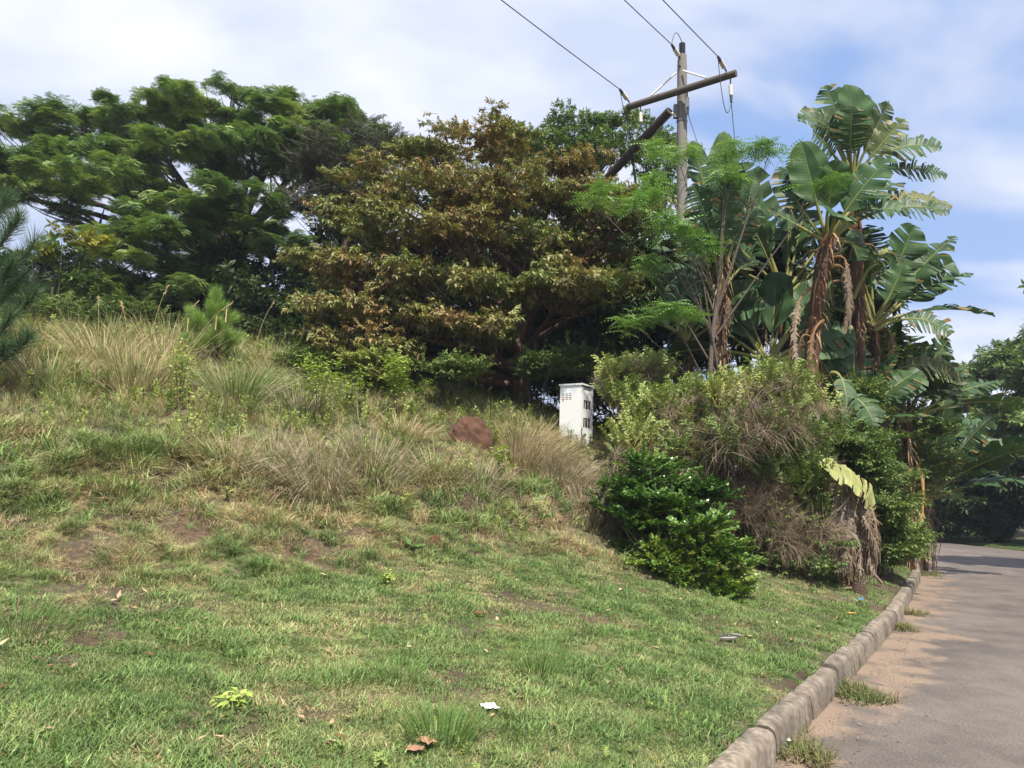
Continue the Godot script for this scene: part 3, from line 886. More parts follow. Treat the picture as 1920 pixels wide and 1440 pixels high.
func power_pole() -> void:
	var D := 17.5
	var top := at(1279, 104, D)
	var b := Vector3(top.x, 0, top.z)
	b.y = ground_y(b.x, b.z) - 0.1
	var o := b
	var t := thing("power_pole", "weathered grey wooden power pole with crossarm and braces", "power pole", b)
	var s := Shape.new()
	s.tube([Vector3.ZERO, (top - b) * 0.3, (top - b) * 0.6 + Vector3(0.01, 0, 0), (top - b) * 0.97, top - b], [0.15, 0.14, 0.128, 0.118, 0.105], 14, Color(0.3, 0.275, 0.25), true)
	part("pole", s, M.wood, t)
	var arm_c := at(1279, 176, D - 0.12) - o
	var ad := Vector3(0.79, 0, 0.615)
	var wd := Vector3(-0.615, 0, 0.79)
	arm_c += -wd * -0.16
	var half := 1.42
	s = Shape.new()
	s.tube([arm_c - ad * half, arm_c, arm_c + ad * half], [0.085, 0.09, 0.085], 12, Color(0.15, 0.125, 0.1), true)
	part("crossarm", s, M.wood, t)
	for k in [-1.0, 1.0]:
		s = Shape.new()
		var e: Vector3 = arm_c + ad * k * 0.72 + Vector3(0, 0.08, 0) + wd * 0.06
		s.tube([e, Vector3(0, e.y + 0.5, 0) + wd * 0.14 + Vector3(top.x - b.x, 0, 0) + ad * k * 0.09], [0.022, 0.022], 6, Color(0.8, 0.75, 0.68), true)
		part("brace", s, M.plain, t)
	s = Shape.new()
	var tl := top - b
	ribbed(s, tl + Vector3(0, 0.0, 0), tl + Vector3(0, 0.33, 0), 0.085, 6, Color(0.012, 0.012, 0.014))
	part("post_insulator", s, M.gloss, t)
	for y in [0.62, 1.0, 1.9]:
		s = Shape.new()
		var c := Vector3(0, tl.y - y - 0.75, 0)
		s.tube([c, c + Vector3(0, 0.035, 0)], [0.135, 0.135], 14, Color(0.55, 0.55, 0.55))
		part("band", s, M.metal, t)
	s = Shape.new()
	s.box(Vector3(0, tl.y - 1.5, 0) + Vector3(-0.16, 0, 0.03), Vector3(0.1, 0.34, 0.1), Color(0.35, 0.33, 0.3))
	part("strut_bracket", s, M.metal, t)
	for y in [0.35, 0.95]:
		s = Shape.new()
		var bc := Vector3(0, tl.y - y, 0)
		s.tube([bc + wd * 0.09, bc + wd * 0.17], [0.025, 0.025], 6, Color(0.2, 0.2, 0.2), true)
		part("bolt", s, M.metal, t)
	# strain insulators towards the camera and hanging ones below
	var ends := [arm_c - ad * 1.32, tl + Vector3(0, -0.2, 0), arm_c + ad * 1.22]
	var spots := []
	for e in ends:
		var p0: Vector3 = e + wd * 0.08 + Vector3(0, 0.07, 0)
		var p1: Vector3 = p0 + wd * 0.5 + Vector3(0, 0.12, 0)
		s = Shape.new()
		s.tube([p0, p0.lerp(p1, 0.3)], [0.02, 0.02], 6, Color(0.08, 0.08, 0.08))
		ribbed(s, p0.lerp(p1, 0.25), p0.lerp(p1, 0.72), 0.06, 3, Color(0.7, 0.64, 0.55))
		s.tube([p0.lerp(p1, 0.7), p1], [0.04, 0.03], 6, Color(0.06, 0.06, 0.07), true)
		part("strain_insulator", s, M.gloss, t)
		spots.append(p1)
	var drops := []
	for k in [-1.05, 0.12, 1.28]:
		var p0: Vector3 = arm_c + ad * k - Vector3(0, 0.08, 0)
		if k == 0.12: p0 = arm_c + ad * 0.16 - wd * 0.1
		var p1: Vector3 = p0 - Vector3(-0.02, 0.6, 0)
		s = Shape.new()
		s.tube([p0, p0.lerp(p1, 0.3)], [0.018, 0.018], 6, Color(0.08, 0.08, 0.08))
		ribbed(s, p0.lerp(p1, 0.28), p0.lerp(p1, 0.7), 0.055, 3, Color(0.68, 0.62, 0.54))
		s.tube([p0.lerp(p1, 0.7), p1], [0.04, 0.03], 6, Color(0.06, 0.06, 0.07), true)
		part("hanging_insulator", s, M.gloss, t)
		drops.append(p1)
	# jumper loops
	for pr in [[spots[0], drops[0], 0.5], [spots[2], drops[2], 0.7]]:
		s = Shape.new()
		var m: Vector3 = (pr[0] + pr[1]) * 0.5 - Vector3(0, float(pr[2]) * 2.0, 0)
		s.tube(curve(pr[0], m, pr[1], 14), taper(0.009, 0.009, 14), 5, Color(0.12, 0.12, 0.12))
		part("jumper_wire", s, M.metal, t)
	s = Shape.new()
	s.tube(curve(spots[1], (spots[1] + tl) * 0.5 + Vector3(-0.05, 0.75, 0), tl + Vector3(0, 0.32, 0), 14), taper(0.009, 0.009, 14), 5, Color(0.12, 0.12, 0.12))
	part("jumper_wire", s, M.metal, t)
	# overhead wires
	var lab := ["lowest and longest overhead wire, reaching the crossarm's far end", "middle overhead wire running to the pole top", "overhead wire ending at the crossarm's end over the road side"]
	for i in 3:
		var p: Vector3 = spots[i] + o
		var w := thing("overhead_wire", lab[i], "wire", p, "overhead wires")
		s = Shape.new()
		var far := wd * 48.0
		s.tube(curve(Vector3.ZERO, far * 0.5 - Vector3(0, 1.6, 0), far, 40), taper(0.011, 0.011, 40), 5, Color(0.09, 0.09, 0.09))
		part("cable", s, M.metal, w)
	var lab2 := ["thin wire dropping behind the tilted timber strut", "thin wire dropping just beside the pole shaft", "thin wire dropping from crossarm towards bright green sapling"]
	var px := [[1218, 262], [1306, 262], [1381, 300]]
	for i in 3:
		var p: Vector3 = drops[i] + o
		var w := thing("dropping_wire", lab2[i], "wire", p, "wires dropping behind the trees")
		var e := at(px[i][0], px[i][1], 24.0)
		s = Shape.new()
		s.tube(curve(Vector3.ZERO, (e - p) * 0.9, (e - p) * 1.6, 16), taper(0.011, 0.011, 16), 5, Color(0.1, 0.1, 0.1))
		part("cable", s, M.metal, w)
	# strut
	var p0 := at(1256, 208, D - 0.05)
	var p1 := at(1172, 298, D + 1.3)
	var d := (p1 - p0).normalized()
	var e := p0
	while e.y > ground_y(e.x, e.z) - 0.1 and e.distance_to(p0) < 30.0: e += d * 0.1
	var st := thing("pole_strut", "dark slanting timber strut propped against the power pole", "pole", e)
	s = Shape.new()
	s.tube([Vector3.ZERO, (p0 - e) * 0.5, p0 - e], [0.13, 0.12, 0.112], 12, Color(0.085, 0.058, 0.042), true)
	part("timber", s, M.wood, st)
	s = Shape.new()
	var ub := p0 - e - d * -0.1
	s.tube([ub + Vector3(0.12, -0.02, 0.1), ub + d * 0.62 + Vector3(0.12, -0.02, 0.1)], [0.03, 0.03], 6, Color(0.72, 0.7, 0.66), true)
	part("strap", s, M.plain, st)

# ---------------------------------------------------------------- cabinet, mound, small things
func cabinet() -> void:
	var b := at(1080, 800, 14.3)
	b.y = ground_y(b.x, b.z) - 0.05
	var topy := at(1080, 724, 14.3).y
	var H := topy - b.y
	var t := thing("meter_cabinet", "white metal electricity cabinet standing in the grass on the bank", "cabinet", b)
	t.rotation.y = deg_to_rad(-34)
	var W := 0.46
	var white := Color.WHITE
	var s := Shape.new()
	s.box(Vector3(0, H * 0.5, W * 0.5 - 0.006), Vector3(W, H - 0.03, 0.012), white)
	part("front_panel", s, M.paint, t)
	s = Shape.new()
	s.box(Vector3(0, H * 0.5, -W * 0.5 + 0.006), Vector3(W, H - 0.03, 0.012), white)
	part("back_panel", s, M.paint, t)
	s = Shape.new()
	s.box(Vector3(-W * 0.5 + 0.006, H * 0.5, 0), Vector3(0.012, H - 0.03, W - 0.03), white)
	part("side_panel", s, M.paint, t)
	s = Shape.new()
	s.box(Vector3(0, H - 0.0, 0), Vector3(W + 0.04, 0.03, W + 0.04), white)
	part("lid", s, M.paint, t)
	# the side with two openings
	var door := Node3D.new()
	door.name = "door"
	t.add_child(door)
	door.position = Vector3(W * 0.5 - 0.01, 0, 0)
	var rails := [[H - 0.2, 0.34], [H * 0.545 - 0.01, 0.16], [H * 0.12, H * 0.24 + 0.05]]
	s = Shape.new()
	var v0 := H * 0.76
	var v1 := H * 0.62
	var v2 := H * 0.48
	var v3 := H * 0.33
	for r in [[v0, H - 0.05], [v2, v1], [0.02, v3]]:
		s.box(Vector3(0, (r[0] + r[1]) * 0.5, 0), Vector3(0.014, r[1] - r[0], W - 0.03), white)
	part("panel", s, M.paint, door)
	for z in [-W * 0.5 + 0.05, W * 0.5 - 0.05]:
		s = Shape.new()
		s.box(Vector3(0.003, H * 0.5, z), Vector3(0.018, H - 0.08, 0.07), white)
		part("stile", s, M.paint, door)
	for r in [[v1, v0], [v3, v2]]:
		for z in [-0.05, 0.055]:
			s = Shape.new()
			s.box(Vector3(-0.004, (r[0] + r[1]) * 0.5, z), Vector3(0.008, r[1] - r[0] - 0.004, 0.022), Color(0.75, 0.72, 0.68))
			part("bar", s, M.paint, door)
		s = Shape.new()
		s.box(Vector3(-0.1, (r[0] + r[1]) * 0.5, 0), Vector3(0.01, r[1] - r[0] + 0.06, W - 0.09), Color(0.12, 0.075, 0.05))
		part("meter_board", s, M.plain, door)
	s = Shape.new()
	s.box(Vector3(0.009, H - 0.075, 0.0), Vector3(0.006, 0.022, W - 0.1), Color(0.12, 0.13, 0.15))
	part("gap", s, M.plain, door)
	for r in 4:
		for c in 3:
			s = Shape.new()
			s.box(Vector3(-W * 0.5 + 0.07 + c * 0.075, H - 0.17 - r * 0.034, W * 0.5 + 0.0012), Vector3(0.052, 0.011, 0.004), Color(0.3, 0.08, 0.04) if r > 1 and c < 2 else Color(0.15, 0.16, 0.17))
			part("vent_slot", s, M.plain, t)
	s = Shape.new()
	s.tri(Vector3(-W * 0.5 + 0.05, H - 0.275, W * 0.5 + 0.003), Vector3(-W * 0.5 + 0.09, H - 0.275, W * 0.5 + 0.003), Vector3(-W * 0.5 + 0.068, H - 0.33, W * 0.5 + 0.003), Color(0.45, 0.2, 0.1))
	part("rust_stain", s, M.plain, t)

func mound(called: String, label: String, c: Vector3, rx: float, rz: float, h: float, col: Color) -> void:
	c.y = ground_y(c.x, c.z) - 0.12
	var t := thing(called, label, "mound", c)
	var s := Shape.new()
	var nu := 40
	var nv := 18
	var grid := []
	for j in nv + 1:
		var row := []
		for i in nu:
			var a := TAU * i / nu
			var e := PI * 0.5 * j / nv
			var d := Vector3(cos(a) * cos(e), sin(e), sin(a) * cos(e))
			var k := 1.0 + 0.16 * noise_b.get_noise_3d(d.x * 14 + c.x * 9, d.y * 14, d.z * 14) + 0.14 * noise_c.get_noise_3d(d.x * 45, d.y * 45, d.z * 45)
			row.append(Vector3(d.x * rx, pow(d.y, 0.8) * (h + 0.12), d.z * rz) * k)
		grid.append(row)
	var tones := []
	for j in nv + 1:
		grid[j].append(grid[j][0])
		var tr := []
		for i in nu + 1:
			var cc := col * (1.0 + 0.5 * noise_c.get_noise_2d(i * 9.0, j * 9.0))
			cc.a = 1
			tr.append(cc)
		tones.append(tr)
	grid.reverse()
	s.sheet(grid, tones)
	part("earth", s, M.mound, t)

# ---------------------------------------------------------------- ground, road, kerb
func ground_colour(x: float, z: float, s: float, t: float) -> Color:
	var n := noise_a.get_noise_2d(x * 4, z * 4)
	var soil := Color(0.085, 0.055, 0.035).lerp(Color(0.15, 0.095, 0.06), clampf(0.5 + n, 0, 1))
	var thatch := Color(0.19, 0.17, 0.09).lerp(Color(0.12, 0.14, 0.055), clampf(0.5 + noise_b.get_noise_2d(x * 9, z * 9), 0, 1))
	var k := clampf(0.62 + 1.2 * noise_c.get_noise_2d(x * 5, z * 5) - 0.3 * clampf(t + 1.2, 0, 1) * clampf(4.0 - t, 0, 1), 0, 1)
	return soil.lerp(thatch, k)

func build_ground() -> void:
	var xs := []
	var zs := []
	for v in [-400.0, -250.0, -150.0, -90.0, -60.0, -42.0, -32.0, -26.0]: xs.append(v)
	for i in NX: xs.append(GX + i * CELL)
	for v in [26.0, 32.0, 42.0, 60.0, 90.0, 150.0, 250.0, 400.0]: xs.append(v)
	for v in [-400.0, -250.0, -150.0, -100.0, -75.0, -60.0, -50.0]: zs.append(v)
	for j in NZ: zs.append(GZ + j * CELL)
	for v in [4.0, 8.0, 14.0, 24.0, 40.0, 80.0, 150.0, 400.0]: zs.append(v)
	var s := Shape.new()
	var w := xs.size()
	var y := PackedFloat32Array()
	for j in zs.size():
		for i in w:
			var x: float = xs[i]
			var z: float = zs[j]
			var inside := x >= GX - 0.01 and x <= GX + (NX - 1) * CELL + 0.01 and z >= GZ - 0.01 and z <= GZ + (NZ - 1) * CELL + 0.01
			var ks: float
			var kt: float
			var h: float
			if inside:
				var k := clampi(roundi((z - GZ) / CELL), 0, NZ - 1) * NX + clampi(roundi((x - GX) / CELL), 0, NX - 1)
				ks = grid_s[k]; kt = grid_t[k]; h = grid_h[k]
			else:
				ks = line_side(Vector2(x, z), kerb_line); kt = line_side(Vector2(x, z), foot_line) if ks > 0 else -3.0
				h = height_of(x, z, ks, kt)
			s.v.push_back(Vector3(x, h, z)); y.push_back(h)
			s.c.push_back(ground_colour(x, z, ks, kt))
	for j in zs.size():
		for i in w:
			var i0 := maxi(i - 1, 0)
			var i1 := mini(i + 1, w - 1)
			var j0 := maxi(j - 1, 0)
			var j1 := mini(j + 1, zs.size() - 1)
			s.n.push_back(Vector3(-(y[j * w + i1] - y[j * w + i0]) / (xs[i1] - xs[i0]), 1, -(y[j1 * w + i] - y[j0 * w + i]) / (zs[j1] - zs[j0])).normalized())
	for j in zs.size() - 1:
		for i in w - 1:
			var a := j * w + i
			s.ix.push_back(a); s.ix.push_back(a + 1); s.ix.push_back(a + w)
			s.ix.push_back(a + 1); s.ix.push_back(a + w + 1); s.ix.push_back(a + w)
	structure("ground", s, M.soil)

# position and direction along the kerb; d = metres from the photographer's nearest kerb point
func along(d: float) -> Array:
	var left := d + 16.0
	for i in kerb_line.size() - 1:
		var e := kerb_line[i + 1] - kerb_line[i]
		var L := e.length()
		if left < L or i == kerb_line.size() - 2:
			var e0 := e / L
			var k := left / L
			# turn gradually towards the neighbouring pieces
			var dir := e0
			if k > 0.5 and i < kerb_line.size() - 2: dir = e0.lerp((kerb_line[i + 2] - kerb_line[i + 1]).normalized(), (k - 0.5)).normalized()
			elif k < 0.5 and i > 0: dir = e0.lerp((kerb_line[i] - kerb_line[i - 1]).normalized(), (0.5 - k)).normalized()
			return [kerb_line[i] + e0 * left, Vector2(dir.y, -dir.x)]
		left -= L
	return []

func build_road() -> void:
	var s := Shape.new()
	var across := [-0.05]
	var a := 0.0
	while a < ROAD_W:
		across.append(a)
		a += 0.04 if a < 2.6 else 0.12
	across.append(ROAD_W)
	var ds := []
	var d := -15.0
	while d < 62.0:
		ds.append(d)
		d += 0.3 if d < 2.0 else (0.05 if d < 14.0 else (0.1 if d < 24.0 else 0.35))
	for i in ds.size():
		var q := along(ds[i])
		var p: Vector2 = q[0]
		var l: Vector2 = q[1]
		for k in across.size():
			var w: float = across[k]
			var x := p.x - l.x * w
			var z := p.y - l.y * w
			s.v.push_back(Vector3(x, 0.02 * minf(w, ROAD_W - w) * 0.6 - 0.004, z)); s.n.push_back(Vector3.UP)
			var edge := 0.5 + 0.5 * noise_a.get_noise_2d(ds[i] * 3.3, 7) + 0.4 * noise_b.get_noise_2d(ds[i] * 12, w * 9) + 0.16 * noise_c.get_noise_2d(x * 40, z * 40)
			var sand := clampf((edge - w) / 0.12, 0, 1) * clampf(0.8 + 1.5 * noise_c.get_noise_2d(x * 14, z * 14), 0.0, 1)
			var streak := exp(-pow((w - 1.9 - 0.2 * noise_a.get_noise_2d(ds[i], 3)) / 0.35, 2)) * 0.22
			var asp := Color(0.158, 0.133, 0.117) * (1.0 + 0.35 * noise_a.get_noise_2d(x * 3.0, z * 3.0) + 0.3 * noise_c.get_noise_2d(x * 14, z * 14) + 0.16 * noise_b.get_noise_2d(x * 55, z * 55))
			var c := asp.lerp(Color(0.31, 0.225, 0.165), maxf(sand * 0.95, streak * clampf(0.5 + noise_b.get_noise_2d(x * 8, z * 8) * 1.5, 0, 1)))
			c.a = 1
			s.c.push_back(c)
	var w := across.size()
	for i in ds.size() - 1:
		for k in w - 1:
			var b := i * w + k
			s.ix.push_back(b); s.ix.push_back(b + w); s.ix.push_back(b + 1)
			s.ix.push_back(b + 1); s.ix.push_back(b + w); s.ix.push_back(b + w + 1)
	structure("road", s, M.asphalt)

func build_kerb() -> void:
	var kerb := Node3D.new()
	kerb.name = "kerb"
	add_child(kerb)
	kerb.set_meta("kind", "structure")
	kerb.set_meta("label", "low weathered concrete kerb between lawn and road")
	var prof := [Vector2(0.0, -0.12), Vector2(0.008, 0.06), Vector2(0.016, 0.15), Vector2(0.03, 0.185), Vector2(0.06, 0.2), Vector2(0.13, 0.2), Vector2(0.155, 0.185), Vector2(0.16, 0.12), Vector2(0.165, -0.12)]
	var d := -8.0
	var id := 0
	while d < 26.0:
		var L := 0.972
		var q := along(d + 0.5)
		var mid: Vector2 = q[0]
		var l: Vector2 = q[1]
		var f := Vector2(-l.y, l.x)
		var s := Shape.new()
		var n := 8
		var tiltv := rf(-0.016, 0.016)
		var sink := rf(-0.025, 0.0)
		var tone := rf(0.88, 1.05)
		var rows := []
		var tones := []
		n = 16
		for i in n + 1:
			var row := []
			var tr := []
			var k := lerpf(-L * 0.5, L * 0.5, float(i) / n)
			var end := 0.014 if i == 0 or i == n else 0.0
			for p in prof:
				var wob := noise_b.get_noise_3d(k * 14 + id * 31, p.x * 60, p.y * 50) * 0.007 + noise_c.get_noise_3d(k * 50 + id * 31, p.x * 120, p.y * 90) * 0.008
				var sx: float = lerpf(p.x, 0.08, end * 4.0) + wob * (1.0 if p.y > 0 else 0.0)
				var sy: float = p.y - (end if p.y > 0.1 else 0.0) + sink + tiltv * k + wob * 0.8
				row.append(Vector3(l.x * sx + f.x * k, sy, l.y * sx + f.y * k))
				var st := noise_a.get_noise_3d(k * 30 + id * 30, p.y * 7, p.x * 40) + 0.6 * noise_c.get_noise_3d(k * 60 + id * 30, p.y * 60, p.x * 60)
				var cc := Color(0.36, 0.315, 0.265).lerp(Color(0.16, 0.14, 0.12), clampf(0.25 + st * 1.3, 0, 1)) * tone
				cc.a = 1
				tr.append(cc)
			rows.append(row); tones.append(tr)
		rows.reverse(); tones.reverse()
		s.sheet(rows, tones)
		for e in [0, n]:
			for j in prof.size() - 2:
				s.tri(rows[e][0], rows[e][j + 1], rows[e][j + 2], Color(0.22, 0.19, 0.16))
		var o := part("kerb_stone", s, M.concrete, kerb)
		o.position = Vector3(mid.x, 0, mid.y)
		d += 1.0
		id += 1

func build_grass() -> void:
	var lawn := Node3D.new()
	lawn.name = "lawn_grass"
	var rank := Node3D.new()
	rank.name = "bank_grass"
	var tall := Node3D.new()
	tall.name = "tall_grass"
	var verge := Node3D.new()
	verge.name = "verge_grass"
	for o in [lawn, rank, tall, verge]:
		add_child(o)
		o.set_meta("kind", "stuff")
	lawn.set_meta("label", "short trodden lawn grass beside the kerb"); lawn.set_meta("category", "grass")
	rank.set_meta("label", "rough green and dry grass on the steep bank face"); rank.set_meta("category", "grass")
	tall.set_meta("label", "tall straw-coloured grass on top of the bank"); tall.set_meta("category", "grass")
	verge.set_meta("label", "grass strip along the far side of the road bend"); verge.set_meta("category", "grass")
	var xf := {"lawn": [[], [], []], "rank": [[], [], []], "tall": [[], [], []], "verge": [[], [], []]}
	var cs := {"lawn": [[], [], []], "rank": [[], [], []], "tall": [[], [], []], "verge": [[], [], []]}
	var green := [Color(0.16, 0.205, 0.11), Color(0.21, 0.26, 0.135), Color(0.3, 0.345, 0.18)]
	var dry := [Color(0.38, 0.33, 0.23), Color(0.64, 0.56, 0.41)]
	for i in 170000:
		var d := rf(3.0, 20.0)
		if i < 90000: d = rf(3.0, 9.5)
		var x := rf(-1, 1) * (d * 0.78 + 0.8)
		var z := -d
		var s := sample(grid_s, x, z)
		if s < 0.1: continue
		if Vector2(x + 0.68, z + 12.6).length() < 0.42: continue
		var t := sample(grid_t, x, z)
		var bare := noise_c.get_noise_2d(x * 5, z * 5) + 0.5 * noise_b.get_noise_2d(x * 14, z * 14)
		var kind := "lawn"
		var sc := rf(0.75, 1.3)
		var dryness := 0.38 + 0.7 * noise_a.get_noise_2d(x * 3.2 + 50, z * 3.2) + 0.9 * noise_b.get_noise_2d(x * 17, z * 17)
		var knot := clampf(0.5 + 1.3 * noise_b.get_noise_2d(x * 16 + 9, z * 16) + 0.7 * noise_a.get_noise_2d(x * 9, z * 9), 0, 1)
		var tm := t + 0.9 * noise_a.get_noise_2d(x * 6 + 20, z * 6) + rf(-0.35, 0.35)
		var rough_from := lerpf(-1.7, 0.1, clampf((x + 3.5) / 4.0, 0, 1))
		if tm > rough_from and t < 2.6:
			kind = "rank"
			if bare < -0.08 and rf(0, 1) < 0.78: continue
			if knot < 0.3 and rf(0, 1) < 0.45: continue
			sc *= lerpf(0.42, 0.9, clampf((t + 0.6) / 2.2, 0, 1)) * lerpf(0.5, 1.45, knot)
			dryness += 0.14 * clampf(t + 1.0, 0, 1) + 0.15 * clampf(t - 1.2, 0, 1)
		elif t >= 2.6:
			dryness += 0.12
			kind = "rank" if rf(0, 1) < 0.6 else "tall"
			if kind == "tall" and (knot < 0.35 or rf(0, 1) < 0.4): continue
			var short := lerpf(0.75, 0.42, clampf((x + 4.0) / 3.0, 0, 1))
			sc *= lerpf(0.45, 1.0, clampf((t - 2.6) / 2.0, 0, 1)) * lerpf(0.6, 1.3, knot)
			if kind == "tall": sc *= short
			dryness += 0.2
			if t > 9.0 and rf(0, 1) < 0.7: continue
		else:
			if bare < -0.22 and rf(0, 1) < 0.75: continue
			sc *= lerpf(0.55, 1.2, knot)
			if s < 1.8: dryness -= 0.3 * (1.8 - s) / 1.8 + 0.05
		var up := (Vector3.UP + ground_n(x, z) * 0.8).normalized()
		if kind != "lawn": up = (up + rdir() * 0.35).normalized()
		var fw := Vector3(rf(-1, 1), 0, rf(-1, 1)).normalized()
		var xx := up.cross(fw).normalized()
		fw = xx.cross(up)
		var q := rng.randi() % 3
		if dryness > 0.45 and rf(0, 1) < 0.6: q = 1
		xf[kind][q].append(Transform3D(Basis(xx * sc, up * sc, fw * sc), Vector3(x, ground_y(x, z), z)))
		var k := clampf(dryness + rf(-0.25, 0.25), 0, 1)
		var c := pick(green, rf(0, 1)).lerp(pick(dry, rf(0, 1)), k)
		cs[kind][q].append(c * Color(1, 1, 1) * rf(0.6, 1.45))
	# small leafy weeds among the grass
	var low := Node3D.new()
	low.name = "low_weeds"
	add_child(low)
	low.set_meta("kind", "stuff"); low.set_meta("label", "small leafy weeds scattered through the bank's grass"); low.set_meta("category", "weeds")
	var lx := [[], []]
	var lc := [[], []]
	for i in 7500:
		var d := rf(6.5, 18.0)
		var x := rf(-1, 1) * (d * 0.75)
		var z := -d
		var t := sample(grid_t, x, z)
		if t < 0.3 or t > 9.5: continue
		if noise_a.get_noise_2d(x * 7 + 80, z * 7) < lerpf(0.1, -0.12, clampf((t - 1.5) / 2.5, 0, 1)): continue
		var fw := (Vector3(0, 1, 0.1) + rdir() * 0.5).normalized()
		var xx := fw.cross(rdir()).normalized()
		var sc := rf(0.45, 1.25) * lerpf(0.5, 1.0, clampf((t - 1.0) / 3.0, 0, 1))
		var q := rng.randi() % 2
		lx[q].append(Transform3D(Basis(xx * sc, fw.cross(xx) * sc, fw * sc), Vector3(x, ground_y(x, z), z)))
		lc[q].append(pick([Color(0.14, 0.21, 0.06), Color(0.27, 0.35, 0.09), Color(0.36, 0.43, 0.12)], rf(0, 1)))
	for i in 900:
		var d := rf(3.2, 10.0)
		var x := rf(-1, 1) * (d * 0.75)
		var z := -d
		var t := sample(grid_t, x, z)
		if sample(grid_s, x, z) < 0.3 or t > 0.6: continue
		if noise_b.get_noise_2d(x * 6 + 30, z * 6) < 0.02: continue
		var fw := (Vector3(rf(-1, 1), rf(0.25, 0.8), rf(-1, 1))).normalized()
		var xx := Vector3.UP.cross(fw).normalized()
		var sc := rf(0.14, 0.34)
		var q := rng.randi() % 2
		lx[q].append(Transform3D(Basis(xx * sc * 1.3, fw.cross(xx) * sc, fw * sc), Vector3(x, ground_y(x, z) + 0.01, z)))
		lc[q].append(pick([Color(0.13, 0.22, 0.06), Color(0.24, 0.34, 0.09), Color(0.32, 0.42, 0.12)], rf(0, 1)))
	for q in 2: scatter("sprigs", SP.shrub[q], M.leaf, lx[q], lc[q], low)
	# the undergrowth of the wood, closing it down to the ground
	var ug := Node3D.new()
	ug.name = "undergrowth"
	add_child(ug)
	ug.set_meta("kind", "stuff"); ug.set_meta("label", "deep shaded undergrowth closing the wood under the trees"); ug.set_meta("category", "undergrowth")
	var up_pads := []
	var gx := -17.0
	while gx < 10.0:
		for row in [-19.0, -21.0]:
			var x := gx + rf(-0.5, 0.5)
			var z: float = row + rf(-0.5, 0.5) - clampf((-gx - 4.0) * 0.3, 0, 3)
			if sample(grid_t, x, z) < 2.0: continue
			up_pads.append([Vector3(x, ground_y(x, z) + 0.9, z), Vector3(1.3, rf(0.9, 1.5), 0.9)])
		gx += 1.5
	for q in [Vector3(0.2, 0, -17.6), Vector3(1.3, 0, -17.2), Vector3(2.4, 0, -16.8), Vector3(3.4, 0, -16.4), Vector3(4.6, 0, -15.8), Vector3(5.8, 0, -15.6), Vector3(6.9, 0, -16.8)]:
		up_pads.append([Vector3(q.x, ground_y(q.x, q.z) + 0.8, q.z), Vector3(0.9, 1.1, 0.6)])
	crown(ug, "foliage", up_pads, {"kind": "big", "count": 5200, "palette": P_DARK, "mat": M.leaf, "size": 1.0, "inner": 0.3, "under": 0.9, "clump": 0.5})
	# far verge of the bend and the strip to the right of the road
	for i in 9000:
		var dd := rf(2.0, 40.0)
		var p := along(dd)
		var w := ROAD_W + 0.05 + rf(0, 1) * rf(0, 1) * 4.0
		var x: float = p[0].x - p[1].x * w
		var z: float = p[0].y - p[1].y * w
		if x > 21.5 or z < -43: continue
		var q := rng.randi() % 3
		var sc := rf(1.0, 1.8)
		xf.verge[q].append(Transform3D(Basis(Vector3.UP, rf(0, TAU)).scaled(Vector3.ONE * sc), Vector3(x, ground_y(x, z), z)))
		cs.verge[q].append(pick(green, rf(0, 1)))
	for q in 3:
		scatter("tufts", SP.lawn[q], M.grass, xf.lawn[q], cs.lawn[q], lawn)
		scatter("tufts", SP.rank[q], M.grass, xf.rank[q], cs.rank[q], rank)
		scatter("tufts", SP.tall[q], M.grass, xf.tall[q], cs.tall[q], tall)
		scatter("tufts", SP.lawn[q], M.grass, xf.verge[q], cs.verge[q], verge)

# ---------------------------------------------------------------- the trees
const P_FEATHER := [Color(0.15, 0.24, 0.1), Color(0.2, 0.31, 0.12), Color(0.27, 0.38, 0.13), Color(0.38, 0.45, 0.15)]
const P_RUST := [Color(0.18, 0.26, 0.09), Color(0.26, 0.3, 0.11), Color(0.31, 0.28, 0.12), Color(0.33, 0.21, 0.1)]
const P_LIGHT := [Color(0.14, 0.24, 0.08), Color(0.24, 0.34, 0.11)]
const P_OLIVE := [Color(0.15, 0.23, 0.07), Color(0.24, 0.29, 0.1), Color(0.31, 0.3, 0.12), Color(0.32, 0.23, 0.11)]
const P_GREY := [Color(0.07, 0.08, 0.06), Color(0.16, 0.17, 0.14)]
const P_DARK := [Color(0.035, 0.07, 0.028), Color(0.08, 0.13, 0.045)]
const P_MID := [Color(0.1, 0.18, 0.055), Color(0.2, 0.29, 0.085)]
const P_LIME := [Color(0.2, 0.3, 0.09), Color(0.46, 0.52, 0.18)]
const P_SAP := [Color(0.2, 0.38, 0.11), Color(0.36, 0.52, 0.2)]
const P_WAXY := [Color(0.06, 0.14, 0.03), Color(0.13, 0.24, 0.045), Color(0.28, 0.36, 0.07)]
const P_STRAW := [Color(0.26, 0.2, 0.14), Color(0.55, 0.45, 0.32)]
const P_DRY := [Color(0.15, 0.115, 0.08), Color(0.38, 0.3, 0.21)]

func plot(list: Array) -> Array:
	var out := []
	for p in list: out.append(pad(p[0], p[1], p[2], p[3], p[4], p[5]))
	return out

